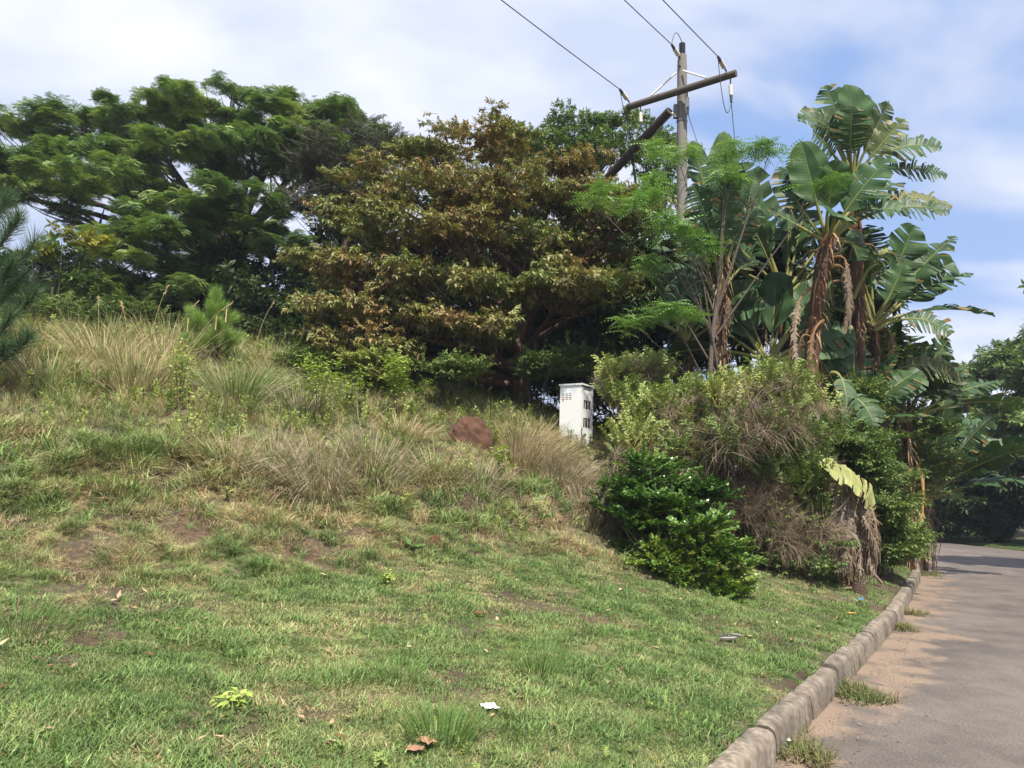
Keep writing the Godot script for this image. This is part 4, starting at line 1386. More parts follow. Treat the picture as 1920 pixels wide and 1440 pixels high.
func woods() -> void:
	var bark := Color(0.1, 0.075, 0.055)
	# the spreading feathery tree
	var pads := plot([[40, 285, 25, 90, 45, 2.0], [170, 266, 24.5, 110, 45, 2.2], [290, 246, 24, 105, 42, 2.2], [400, 250, 23.5, 110, 55, 2.4], [510, 250, 24, 115, 50, 2.4], [625, 266, 24.5, 100, 50, 2.2],
		[345, 200, 24, 45, 18, 1.0], [440, 182, 24.6, 42, 14, 0.9], [545, 208, 24.6, 45, 16, 0.9], [640, 224, 24.8, 40, 14, 0.9], [690, 265, 25, 45, 30, 1.2],
		[70, 330, 23, 105, 35, 2.0], [200, 318, 23, 115, 38, 2.2], [340, 318, 22.6, 115, 40, 2.2], [580, 305, 23, 110, 48, 2.4], [470, 300, 22.6, 90, 40, 2.0],
		[110, 378, 21.8, 120, 28, 1.8], [260, 372, 21.6, 110, 30, 1.8], [-60, 340, 23, 90, 40, 2.0],
		[350, 415, 20.4, 115, 32, 1.8], [470, 408, 20.4, 85, 30, 1.6], [300, 470, 20.2, 110, 45, 1.8], [420, 448, 20.6, 80, 28, 1.4], [525, 470, 20.8, 48, 40, 1.3], [215, 500, 19.8, 85, 45, 1.6], [330, 540, 20, 110, 45, 1.8], [190, 565, 19.4, 55, 35, 1.1], [440, 520, 22.5, 60, 30, 1.2]])
	tree("feathery_tree", "huge spreading tree with layered dark green feathery foliage on the skyline", "tree", "", at(435, 640, 23.5), at(425, 480, 23.2), pads, 0.32, bark, 9,
		[{"kind": "feather", "count": 15500, "palette": P_FEATHER, "mat": M.leaf, "size": 0.7, "inner": 0.55, "under": 0.25, "out": 0.35, "lump": 0.5, "clump": 0.5}])
	# the grey one behind
	pads = plot([[640, 335, 21.5, 85, 70, 1.8], [705, 285, 21.5, 55, 45, 1.4], [600, 410, 21.2, 70, 60, 1.5], [690, 375, 20.8, 70, 55, 1.4], [760, 300, 21.5, 40, 30, 1.0], [575, 340, 21.8, 50, 40, 1.2]])
	tree("grey_leaved_tree", "thin grey-leaved tree squeezed between the feathery and rusty trees", "tree", "", at(650, 640, 21.2), at(650, 450, 21.2), pads, 0.14, Color(0.14, 0.1, 0.085), 14,
		[{"kind": "grey", "count": 2600, "palette": P_GREY, "mat": M.leaf, "size": 1.1, "inner": 0.3, "lump": 0.5}])
	# the rusty one
	pads = plot([[835, 252, 17.6, 30, 12, 0.5], [790, 305, 17, 85, 32, 1.3], [920, 290, 17, 105, 38, 1.5], [1040, 350, 16.6, 100, 32, 1.5], [1140, 398, 15.9, 80, 30, 1.2], [700, 352, 17, 70, 36, 1.2],
		[800, 375, 16, 95, 40, 1.4], [930, 372, 15.8, 95, 42, 1.4], [1060, 392, 16, 95, 46, 1.4], [1190, 408, 15.4, 48, 32, 1.0], [645, 412, 16.5, 58, 32, 1.1],
		[720, 445, 15.5, 85, 40, 1.3], [850, 452, 15.3, 95, 44, 1.3], [985, 460, 15.6, 85, 40, 1.2], [1110, 470, 16.6, 75, 40, 1.2], [600, 505, 16, 52, 36, 1.0],
		[685, 525, 15.2, 85, 36, 1.2], [800, 540, 15, 85, 36, 1.2], [905, 555, 14.9, 75, 30, 1.0], [1050, 562, 14.9, 105, 34, 1.1], [1150, 535, 15.2, 60, 28, 0.9],
		[645, 592, 15.2, 75, 30, 1.1], [760, 612, 14.9, 95, 36, 1.2], [905, 635, 14.8, 80, 30, 1.0], [620, 645, 15, 55, 26, 0.9], [705, 660, 14.8, 65, 26, 0.9], [1040, 515, 14.8, 48, 20, 0.7]])
	var upper := pads.slice(0, 16)
	var lower := pads.slice(16)
	tree("rusty_tree", "wide round tree with rust-brown and olive drooping leaves behind the white cabinet", "tree", "", at(985, 700, 16.6), at(975, 580, 16.6), pads, 0.2, Color(0.17, 0.1, 0.07), 8,
		[{"kind": "rust", "pads": upper, "count": 7400, "palette": P_RUST, "mat": M.leaf, "size": 0.72, "inner": 0.35, "under": 0.4, "out": 0.4, "lump": 0.7, "hang": 0.15, "clump": 0.27},
		{"kind": "rust", "pads": lower, "count": 3600, "palette": P_OLIVE, "mat": M.leaf, "size": 0.85, "inner": 0.35, "under": 0.4, "out": 0.4, "lump": 0.7, "hang": 0.15, "clump": 0.3}])
	# bright green crowns behind the rusty tree
	var back := [
		[[[960, 268, 22, 48, 26, 1.2], [1010, 300, 21.5, 60, 30, 1.4]], "light green crown peeping just above the rusty tree's middle"],
		[[[1075, 262, 22, 85, 30, 1.6], [1130, 290, 21.5, 70, 34, 1.4], [1060, 240, 22.4, 30, 14, 0.7]], "light green crown above the rusty tree, behind the slanting strut"],
		[[[1215, 270, 21, 55, 30, 1.2], [1240, 320, 20.6, 55, 45, 1.2], [1180, 235, 21.6, 30, 14, 0.8], [1225, 380, 20.5, 50, 45, 1.2]], "light green crown between the slanting strut and the pole"],
	]
	for r in back:
		pads = plot(r[0])
		var c: Vector3 = pads[0][0]
		tree("light_green_tree", r[1], "tree", "light green trees behind", Vector3(c.x, 0, c.z - 0.3), Vector3(c.x, c.y - 2.0, c.z - 0.2), pads, 0.12, bark, 12,
			[{"kind": "big", "count": 1000, "palette": P_LIGHT, "mat": M.leaf, "size": 0.62, "inner": 0.3, "under": 0.5, "lump": 0.6}])
	# the dark wood behind everything
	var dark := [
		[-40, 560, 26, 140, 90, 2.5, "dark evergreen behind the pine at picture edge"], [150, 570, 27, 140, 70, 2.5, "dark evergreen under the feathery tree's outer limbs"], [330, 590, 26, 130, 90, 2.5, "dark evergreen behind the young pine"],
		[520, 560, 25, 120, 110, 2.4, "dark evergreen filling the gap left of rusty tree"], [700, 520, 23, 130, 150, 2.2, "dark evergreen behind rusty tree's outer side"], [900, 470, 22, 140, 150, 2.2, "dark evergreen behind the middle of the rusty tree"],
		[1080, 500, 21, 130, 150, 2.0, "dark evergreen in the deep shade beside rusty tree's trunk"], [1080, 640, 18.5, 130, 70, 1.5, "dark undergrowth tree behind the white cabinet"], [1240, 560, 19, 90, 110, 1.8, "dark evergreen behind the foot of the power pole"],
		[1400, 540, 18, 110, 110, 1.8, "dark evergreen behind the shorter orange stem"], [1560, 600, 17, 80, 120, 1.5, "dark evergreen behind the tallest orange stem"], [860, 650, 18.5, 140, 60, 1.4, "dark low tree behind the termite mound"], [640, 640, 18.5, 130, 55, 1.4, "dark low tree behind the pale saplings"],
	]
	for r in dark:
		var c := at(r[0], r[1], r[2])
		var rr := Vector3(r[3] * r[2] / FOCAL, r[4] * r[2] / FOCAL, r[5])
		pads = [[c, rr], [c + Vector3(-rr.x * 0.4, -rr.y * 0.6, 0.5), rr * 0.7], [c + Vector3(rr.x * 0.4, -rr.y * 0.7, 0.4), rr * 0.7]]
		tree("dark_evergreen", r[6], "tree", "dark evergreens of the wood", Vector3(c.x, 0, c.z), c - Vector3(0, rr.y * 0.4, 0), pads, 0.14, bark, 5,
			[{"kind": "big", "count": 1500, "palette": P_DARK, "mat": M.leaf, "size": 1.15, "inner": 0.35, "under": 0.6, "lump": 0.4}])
	# far trees round the bend
	var far := [
		[[[1890, 735, 34, 75, 75, 2.8], [1960, 700, 35, 90, 80, 3.0], [1860, 800, 33, 45, 50, 2.0], [1930, 830, 32, 70, 60, 2.2]], P_MID, "tall dark tree rising over the bend of the road"],
		[[[1780, 905, 32, 55, 45, 2.0], [1740, 950, 31.5, 50, 50, 2.0], [1820, 960, 31, 60, 45, 2.0]], P_DARK, "dark thicket where the road disappears"],
		[[[1890, 930, 29.5, 60, 55, 1.8], [1960, 920, 28.5, 60, 70, 1.8]], P_DARK, "dark thicket beside the far grass strip"],
		[[[1800, 860, 36, 50, 40, 2.0], [1730, 850, 36, 60, 60, 2.0], [1850, 900, 36, 60, 60, 2.0]], P_MID, "hazy green tree behind the far paddle leaves"],
	]
	for r in far:
		pads = plot(r[0])
		var c: Vector3 = pads[0][0]
		tree("roadside_tree", r[2], "tree", "trees round the road bend", Vector3(c.x, 0, c.z - 0.5), Vector3(c.x, c.y - 0.8, c.z - 0.4), pads, 0.22, bark, 7,
			[{"kind": "big", "count": 4200, "palette": r[1], "mat": M.leaf, "size": 1.3, "inner": 0.45, "under": 0.6, "lump": 0.45}])
	# the tree out of the picture whose shade lies across the road
	pads = [[Vector3(14.5, 6.0, -17.3), Vector3(2.1, 1.3, 1.7)], [Vector3(16.5, 6.4, -16.0), Vector3(2.0, 1.4, 1.8)]]
	tree("roadside_tree", "tree on the far side of the road that shades the asphalt", "tree", "trees round the road bend", Vector3(15.6, 0, -16.0), Vector3(15.6, 4.6, -16.0), pads, 0.2, bark, 8,
		[{"kind": "big", "count": 2600, "palette": P_MID, "mat": M.leaf, "size": 1.2, "inner": 0.3, "under": 0.6}])
	# the bright sapling in front of the pole
	pads = plot([[1112, 372, 12.8, 42, 14, 0.45], [1190, 378, 12.7, 46, 18, 0.5], [1240, 425, 12.6, 46, 20, 0.5], [1282, 445, 12.5, 40, 20, 0.45], [1268, 592, 12.2, 65, 22, 0.5], [1190, 602, 12.3, 28, 16, 0.35], [1372, 332, 12.6, 36, 14, 0.4], [1360, 285, 12.7, 36, 12, 0.4],
		[1440, 285, 12.7, 42, 20, 0.45], [1540, 348, 12.2, 42, 18, 0.4], [1235, 345, 13.2, 40, 16, 0.4], [1275, 300, 13.2, 36, 16, 0.4], [1220, 500, 12.8, 36, 16, 0.4], [1310, 470, 12.6, 28, 14, 0.35], [1240, 285, 13.4, 36, 20, 0.4]])
	tree("feathery_sapling", "slender sapling with airy bright green leaf sprays in front of the pole", "tree", "", at(1345, 720, 12.9), at(1345, 560, 12.9), pads, 0.045, Color(0.2, 0.16, 0.13), 3,
		[{"kind": "sapling", "count": 380, "palette": P_SAP, "mat": M.leaf, "size": 0.62, "inner": 0.2, "under": 0.6, "lump": 0.5, "clump": 0.16}])

func pines() -> void:
	var P := [Color(0.08, 0.15, 0.08), Color(0.14, 0.22, 0.11)]
	# the pine at the edge of the picture
	var b := at(-40, 760, 10.6)
	b.y = ground_y(b.x, b.z) - 0.05
	var t := thing("pine_tree", "blue-green long-needled pine cut by the picture's edge", "tree", b, "pines")
	var s := Shape.new()
	var top := at(-30, 330, 10.6)
	s.tube(offset(curve(b, b.lerp(top, 0.5), top, 8), b), taper(0.08, 0.02, 8), 7, Color(0.14, 0.1, 0.07))
	part("trunk", s, M.bark, t)
	needles(t, b, top, [[30, 420, 10.4], [55, 470, 10.3], [20, 500, 10.2], [60, 560, 10.2], [15, 600, 10.1], [50, 640, 10.1], [5, 660, 10.0], [-20, 450, 10.5], [-10, 560, 10.3], [-60, 500, 10.4], [-80, 600, 10.4], [35, 530, 10.6], [-50, 400, 10.7], [10, 380, 10.6]], P, 0.95)
	# the young one
	b = at(412, 668, 13.4)
	b.y = ground_y(b.x, b.z) - 0.05
	t = thing("pine_tree", "small bright green young pine with upright buff shoots on the bank", "tree", b, "pines")
	s = Shape.new()
	top = at(405, 560, 13.4)
	s.tube(offset([b, b.lerp(top, 0.5), top], b), [0.03, 0.022, 0.01], 6, Color(0.16, 0.11, 0.07))
	part("trunk", s, M.bark, t)
	var Q := [Color(0.24, 0.4, 0.1), Color(0.36, 0.5, 0.15)]
	needles(t, b, top, [[404, 556, 13.4], [398, 580, 13.3], [415, 582, 13.4], [372, 600, 13.2], [410, 608, 13.2], [432, 600, 13.5], [360, 612, 13.3], [400, 630, 13.2], [425, 630, 13.3], [385, 640, 13.2], [362, 590, 13.3], [440, 640, 13.4], [355, 640, 13.2]], Q, 0.74)
	for c in [[424, 592], [352, 610], [405, 606]]:
		var cs := Shape.new()
		var p := at(c[0], c[1], 13.1) - b
		cs.tube([p - Vector3(0, 0.12, 0), p + Vector3(0, 0.1, 0), p + Vector3(0, 0.14, 0)], [0.012, 0.011, 0.004], 6, Color(0.5, 0.36, 0.2), true)
		part("shoot", cs, M.plain, t)

func needles(t: Node3D, b: Vector3, top: Vector3, tips: Array, palette: Array, size: float) -> void:
	var s := Shape.new()
	var xf := [[], []]
	var cols := [[], []]
	for p in tips:
		var e := at(p[0], p[1], p[2])
		var k := clampf((e.y - b.y) / (top.y - b.y) - 0.18, 0.08, 0.97)
		var a := b.lerp(top, k)
		var pts := curve(a, a.lerp(e, 0.6) - Vector3(0, 0.08, 0), e, 6)
		s.tube(offset(pts, b), taper(0.018, 0.007, 6), 5, Color(0.16, 0.11, 0.07))
		for i in 5:
			var f := lerpf(0.45, 1.0, i / 4.0) * 5.999
			var q: Vector3 = (pts[int(f)] as Vector3).lerp(pts[int(f) + 1], f - int(f))
			var fw := ((e - a).normalized() + Vector3(0, 0.75, 0) + rdir() * 0.35).normalized()
			var x := fw.cross(Vector3(0.2, 0.1, 1)).normalized()
			var y := fw.cross(x)
			var sc := size * rf(0.8, 1.15)
			var v := rng.randi() % 2
			xf[v].append(Transform3D(Basis(x * sc, y * sc, fw * sc), q - b))
			cols[v].append(pick(palette, rf(0, 1)))
	var bo := part("branches", s, M.bark, t)
	bo.set_meta("kind", "stuff")
	for v in 2: scatter("crown", SP.needle[v], M.leaf, xf[v], cols[v], t)

# ---------------------------------------------------------------- shrubs and weeds
func thickets() -> void:
	var wood := Color(0.22, 0.16, 0.12)
	var lime := {"kind": "shrub", "palette": P_LIME, "mat": M.leaf, "inner": 0.35, "under": 0.6, "lump": 0.8, "size": 1.0, "clump": 0.15, "rise": 0.6}
	var rows := [
		[[[1175, 725, 13.0, 45, 30, 0.6], [1215, 715, 13.1, 40, 34, 0.6], [1165, 765, 12.6, 30, 26, 0.5]], 620, P_LIME, "leafy yellow-green shrub beside the cabinet, below the pole"],
		[[[1230, 800, 11.6, 60, 42, 0.7], [1195, 850, 11.2, 45, 38, 0.7]], 620, P_LIME, "scrambling yellow-green shrub right beside the cabinet's open side"],
		[[[1310, 770, 11.8, 75, 30, 0.8], [1380, 745, 12.0, 60, 28, 0.7]], 560, P_LIME, "scrambling yellow-green shrub at the foot of the slim orange stem"],
		[[[1460, 740, 12.0, 60, 32, 0.7], [1500, 775, 11.7, 42, 36, 0.6]], 480, P_LIME, "scrambling yellow-green shrub between the two orange stems"],
		[[[1330, 865, 10.8, 85, 36, 0.7], [1400, 840, 11.0, 75, 38, 0.7], [1430, 885, 11.0, 55, 34, 0.6]], 700, P_MID, "mid-green leafy tangle crossed by bare stems above the glossy bush"],
		[[[1500, 840, 11.2, 42, 48, 0.6], [1490, 900, 11.0, 45, 36, 0.6], [1530, 960, 10.9, 25, 50, 0.4]], 620, P_MID, "fern-like green tangle beside the big yellowing leaf"],
	]
	for r in rows:
		var pads := plot(r[0])
		var c: Vector3 = pads[0][0]
		var o := lime.duplicate()
		o.count = r[1]; o.palette = r[2]
		shrub("scrambling_shrub", r[3], "scrambling shrubs on the bank", c, pads, 9, wood, [o, {"kind": "twig", "count": 150, "palette": P_STRAW, "mat": M.straw, "inner": 0.5, "size": 0.6, "clump": 0.3, "wild": 1}])
	# dry stems lying over the tangle and the brown thicket under it
	rows = [
		[[[1370, 800, 10.8, 110, 45, 0.5], [1270, 850, 10.7, 70, 36, 0.4]], 170, "pale dry stems sprawling over the green tangle", 1.0],
		[[[1455, 930, 11.0, 75, 45, 0.5], [1480, 1010, 10.8, 65, 50, 0.5], [1420, 975, 10.9, 45, 55, 0.4], [1490, 1060, 10.6, 55, 26, 0.4]], 900, "brown dry brushwood thicket between glossy bush and grey dead leaves", 0.75],
		[[[1150, 950, 10.1, 35, 40, 0.4]], 150, "small dry brush tuft beside the glossy bush", 0.6],
	]
	for r in rows:
		var pads := plot(r[0])
		shrub("dry_brush", r[2], "dry brush on the bank", pads[0][0], pads, 3, Color(0.26, 0.2, 0.14), [{"kind": "twig", "count": r[1], "palette": P_DRY, "mat": M.straw, "inner": 0.2, "size": r[3], "under": 0.9, "clump": 0.3, "wild": 1}, {"kind": "shrub", "count": int(r[1] * 0.9), "palette": P_MID, "mat": M.leaf, "inner": 0.3, "size": 0.8, "under": 0.8, "clump": 0.22}])
	# the glossy bush
	var pads := plot([[1275, 1000, 9.5, 70, 50, 0.55], [1335, 1045, 9.2, 52, 42, 0.45], [1215, 935, 9.8, 52, 36, 0.5], [1215, 890, 10.2, 45, 24, 0.5], [1320, 945, 9.9, 42, 32, 0.5], [1300, 1085, 9.1, 50, 42, 0.4], [1320, 1110, 9.1, 45, 28, 0.4], [1240, 1060, 9.4, 40, 40, 0.4], [1195, 1000, 9.7, 35, 35, 0.4], [1175, 965, 9.8, 35, 25, 0.4]])
	shrub("glossy_bush", "dense dark green bush with small round glossy leaves at the lawn's edge", "", hit(1310, 1120), pads, 8, Color(0.14, 0.1, 0.07),
		[{"kind": "round", "count": 3000, "palette": P_WAXY, "mat": M.waxy, "inner": 0.55, "under": 0.6, "lump": 0.6, "size": 1.0, "clump": 0.17}])
	# low growth under the trees at the top of the bank
	rows = [
		[[[580, 690, 14.4, 60, 25, 0.5]], P_MID, "low leafy shrub at the wood's edge behind the pale sapling"], [[[690, 690, 14.2, 60, 25, 0.5]], P_LIME, "low yellow-green shrub at the wood's edge, second from the rusty trunk"],
		[[[850, 700, 14.2, 60, 22, 0.5]], P_MID, "low leafy shrub at the wood's edge above the termite mound"], [[[1020, 690, 15.0, 50, 22, 0.5], [1080, 690, 15.4, 50, 28, 0.5]], P_MID, "low shaded shrub just behind the white cabinet"],
		[[[130, 600, 15.5, 80, 40, 0.9]], P_MID, "low shrub under the feathery tree beside the pine"], [[[250, 610, 16, 70, 40, 0.9]], P_MID, "low shrub under the feathery tree beside the young pine"],
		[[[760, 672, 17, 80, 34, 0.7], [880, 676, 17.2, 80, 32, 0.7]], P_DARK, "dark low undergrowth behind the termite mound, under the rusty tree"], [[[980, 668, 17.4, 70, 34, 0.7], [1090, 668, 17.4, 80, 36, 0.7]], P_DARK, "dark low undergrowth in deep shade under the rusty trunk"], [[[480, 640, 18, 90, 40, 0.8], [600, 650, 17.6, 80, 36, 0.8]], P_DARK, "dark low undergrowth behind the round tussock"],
		[[[1690, 740, 15.8, 70, 60, 0.8], [1720, 820, 16, 60, 50, 0.8], [1660, 680, 15.4, 40, 40, 0.6]], P_MID, "vine-covered bush among the ragged leaves near the bend"],
		[[[1740, 880, 16.8, 60, 40, 0.8], [1690, 900, 16.5, 50, 40, 0.8]], P_MID, "feathery low shrub overhanging the road's bend"], [[[1650, 975, 12.6, 35, 40, 0.5], [1680, 1020, 13.0, 28, 28, 0.4], [1668, 1045, 12.6, 30, 24, 0.4]], P_MID, "small bright shrub by the kerb behind the grey dead leaves"],
		[[[1630, 860, 13.4, 45, 50, 0.5], [1590, 830, 13.2, 35, 45, 0.4], [1660, 920, 13.6, 40, 50, 0.5], [1610, 760, 13.8, 35, 45, 0.4]], P_MID, "vine-clad bush between the yellowing leaf and the bend"],
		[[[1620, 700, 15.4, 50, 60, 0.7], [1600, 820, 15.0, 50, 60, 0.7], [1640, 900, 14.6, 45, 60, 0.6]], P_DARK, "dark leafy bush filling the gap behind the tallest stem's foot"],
		[[[1585, 850, 11.9, 40, 36, 0.4], [1615, 890, 11.9, 30, 34, 0.35]], P_MID, "creeper draped over the top of the grey dead-leaf skirt"],
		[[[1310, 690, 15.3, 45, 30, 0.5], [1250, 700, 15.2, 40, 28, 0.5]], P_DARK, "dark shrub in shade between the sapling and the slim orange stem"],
		[[[1560, 1000, 11.2, 25, 45, 0.3]], P_MID, "climbing weed against the grey dead-leaf skirt"],
	]
	for r in rows:
		var p := plot(r[0])
		shrub("leafy_shrub", r[2], "leafy shrubs", p[0][0], p, 5, wood, [{"kind": "shrub", "count": 420 * p.size(), "palette": r[1], "mat": M.leaf, "inner": 0.3, "under": 0.6, "lump": 0.5, "size": 1.0, "clump": 0.17}])
	var yp := plot([[130, 455, 16.5, 40, 12, 0.4], [75, 492, 16.3, 18, 12, 0.3], [100, 480, 16.6, 60, 22, 0.6], [150, 540, 16.8, 45, 40, 0.7]])
	shrub("yellow_tipped_shrub", "tall shrub whose leaning branch ends in yellow leaves, beside the pine", "", at(90, 600, 16.5), yp, 4, wood,
		[{"kind": "big", "count": 60, "palette": [Color(0.25, 0.27, 0.03), Color(0.36, 0.33, 0.05)], "mat": M.leaf, "inner": 0.2, "size": 0.8, "pads": yp.slice(0, 2), "under": 0.6}, {"kind": "big", "count": 130, "palette": P_MID, "mat": M.leaf, "inner": 0.2, "size": 0.9, "pads": yp.slice(2), "under": 0.6}])

func weeds() -> void:
	var lime := [Color(0.24, 0.35, 0.07), Color(0.42, 0.52, 0.13)]
	var mid := [Color(0.09, 0.19, 0.04), Color(0.17, 0.28, 0.06)]
	var rows := [
		[335, 775, 1.05, 0.28, 5, 50, 0.09, lime, "thin upright weed with lime-green leaf tufts on the bank brow"],
		[350, 860, 0.85, 0.3, 4, 12, 0.07, lime, "nearly bare upright weed with few lime leaves at the bank brow"],
		[595, 800, 1.1, 0.42, 7, 60, 0.095, lime, "bushy lime-green sapling next to the straw tussock"],
		[650, 790, 0.85, 0.35, 6, 45, 0.085, lime, "low green sapling behind the bare forked stem"],
		[738, 790, 1.1, 0.42, 8, 65, 0.1, lime, "bright lime sapling below the rusty tree, above the bare forked stem"],
		[790, 780, 0.7, 0.3, 6, 40, 0.07, mid, "small green weed left of the yellow flowers"],
		[935, 905, 0.5, 0.16, 4, 26, 0.08, lime, "upright lime weed below the termite mound"],
		[870, 910, 0.4, 0.16, 4, 16, 0.06, lime, "short lime weed on the bank below the mound"],
		[755, 960, 0.25, 0.14, 4, 16, 0.055, lime, "short lime weed above the big flat leaf"],
		[920, 810, 0.3, 0.1, 3, 20, 0.04, mid, "narrow weed touching the mound's side"],
		[1085, 815, 0.4, 0.14, 9, 50, 0.03, mid, "fine grey-green weed in front of the cabinet"],
		[440, 1330, 0.1, 0.09, 5, 12, 0.06, lime, "low lime rosette in the lawn"],
		[725, 1100, 0.16, 0.1, 5, 16, 0.05, lime, "lime weed in the lawn below the big flat leaf"],
		[1140, 990, 0.25, 0.12, 5, 20, 0.05, lime, "small lime weed at the corner of the glossy bush"],
		[425, 945, 0.2, 0.1, 3, 10, 0.05, lime, "lime seedling on the bank's bare soil"],
	]
	for r in rows:
		weed("weed", r[8], "weeds on the bank", hit(r[0], r[1]) if r[0] != 1085 else Vector3(1.08, 0, -13.8), r[2], r[3], r[4], r[5], r[6], r[7])
	# bare forked stem
	var b := hit(680, 835)
	var t := thing("bare_stem", "pale bare forked stem standing in the dry grass", "stem", b)
	var s := Shape.new()
	s.tube([Vector3(0, -0.05, 0), Vector3(-0.02, 0.16, 0), Vector3(-0.1, 0.45, 0.02), Vector3(-0.14, 0.8, 0)], [0.014, 0.012, 0.009, 0.004], 5, Color(0.42, 0.34, 0.24))
	s.tube([Vector3(-0.02, 0.16, 0), Vector3(0.2, 0.42, 0), Vector3(0.48, 0.7, 0.03)], [0.012, 0.009, 0.004], 5, Color(0.42, 0.34, 0.24))
	part("stem", s, M.bark, t)
	# clump of big flat leaves
	b = hit(772, 1034)
	t = thing("flat_leaved_weed", "weed with three big flat pale green leaves on bare soil", "plant", b)
	for r in [[Vector3(0.9, 0.25, 0.35), 0.17, 0.09], [Vector3(0.3, 0.2, 0.8), 0.14, 0.09], [Vector3(-0.6, 0.9, 0.2), 0.15, 0.09]]:
		s = Shape.new()
		var d: Vector3 = r[0].normalized()
		var up := (Vector3(0, 1, 0.4) - d * Vector3(0, 1, 0.4).dot(d)).normalized()
		s.leaf(Vector3(0, 0.05, 0), d, up, r[1], r[2], 0.1, Color(0.13, 0.24, 0.07))
		part("leaf", s, M.leaf, t)
	# flowers
	rows = [[818, 742], [832, 748], [838, 740], [845, 752]]
	for r in rows:
		flower("yellow_flower", "small yellow daisy among grass near the mound", "yellow flowers near the mound", hit(r[0], r[1] + 22), 0.26, Color(0.75, 0.5, 0.02), 0.032)
	flower("lilac_flower", "pale lilac flower in the straw between mound and cabinet", "", hit(1010, 835), 0.18, Color(0.55, 0.42, 0.75), 0.06)
	flower("lilac_flower", "lilac flower above the mound's straw side", "", hit(966, 806), 0.2, Color(0.4, 0.36, 0.7), 0.05)
	var vb := at(1524, 914, 10.6)
	for r in [[1518, 910], [1528, 916]]:
		var p := at(r[0], r[1], 10.75)
		var fl := thing("blue_flower", "blue-violet trumpet flower on the brush beside the yellowing leaf", "flower", p, "blue flowers on the brush")
		s = Shape.new()
		for k in 5:
			var a := TAU * k / 5
			s.leaf(Vector3.ZERO, Vector3(cos(a), sin(a), 0.25).normalized(), Vector3(0, 0, 1), 0.05, 0.05, 0.0, Color(0.3, 0.28, 0.75))
		part("petals", s, M.leaf, fl)
		s = Shape.new()
		s.tube([Vector3.ZERO, Vector3(0, -0.1, -0.1), Vector3(0.02, -0.3, -0.2)], [0.006, 0.004, 0.004], 4, Color(0.12, 0.2, 0.05))
		part("stem", s, M.leaf, fl)

func flower(called: String, label: String, group: String, b: Vector3, h: float, col: Color, r: float) -> void:
	var t := thing(called, label, "flower", b, group)
	var s := Shape.new()
	s.tube([Vector3(0, -0.02, 0), Vector3(0.01, h * 0.5, 0), Vector3(0, h, 0)], [0.004, 0.003, 0.003], 4, Color(0.14, 0.22, 0.05))
	part("stem", s, M.leaf, t)
	s = Shape.new()
	for k in 7:
		var a := TAU * k / 7
		s.leaf(Vector3(0, h, 0), Vector3(cos(a), 0.25, sin(a)).normalized(), Vector3.UP, r, r * 0.7, 0.1, col)
	part("petals", s, M.leaf, t)

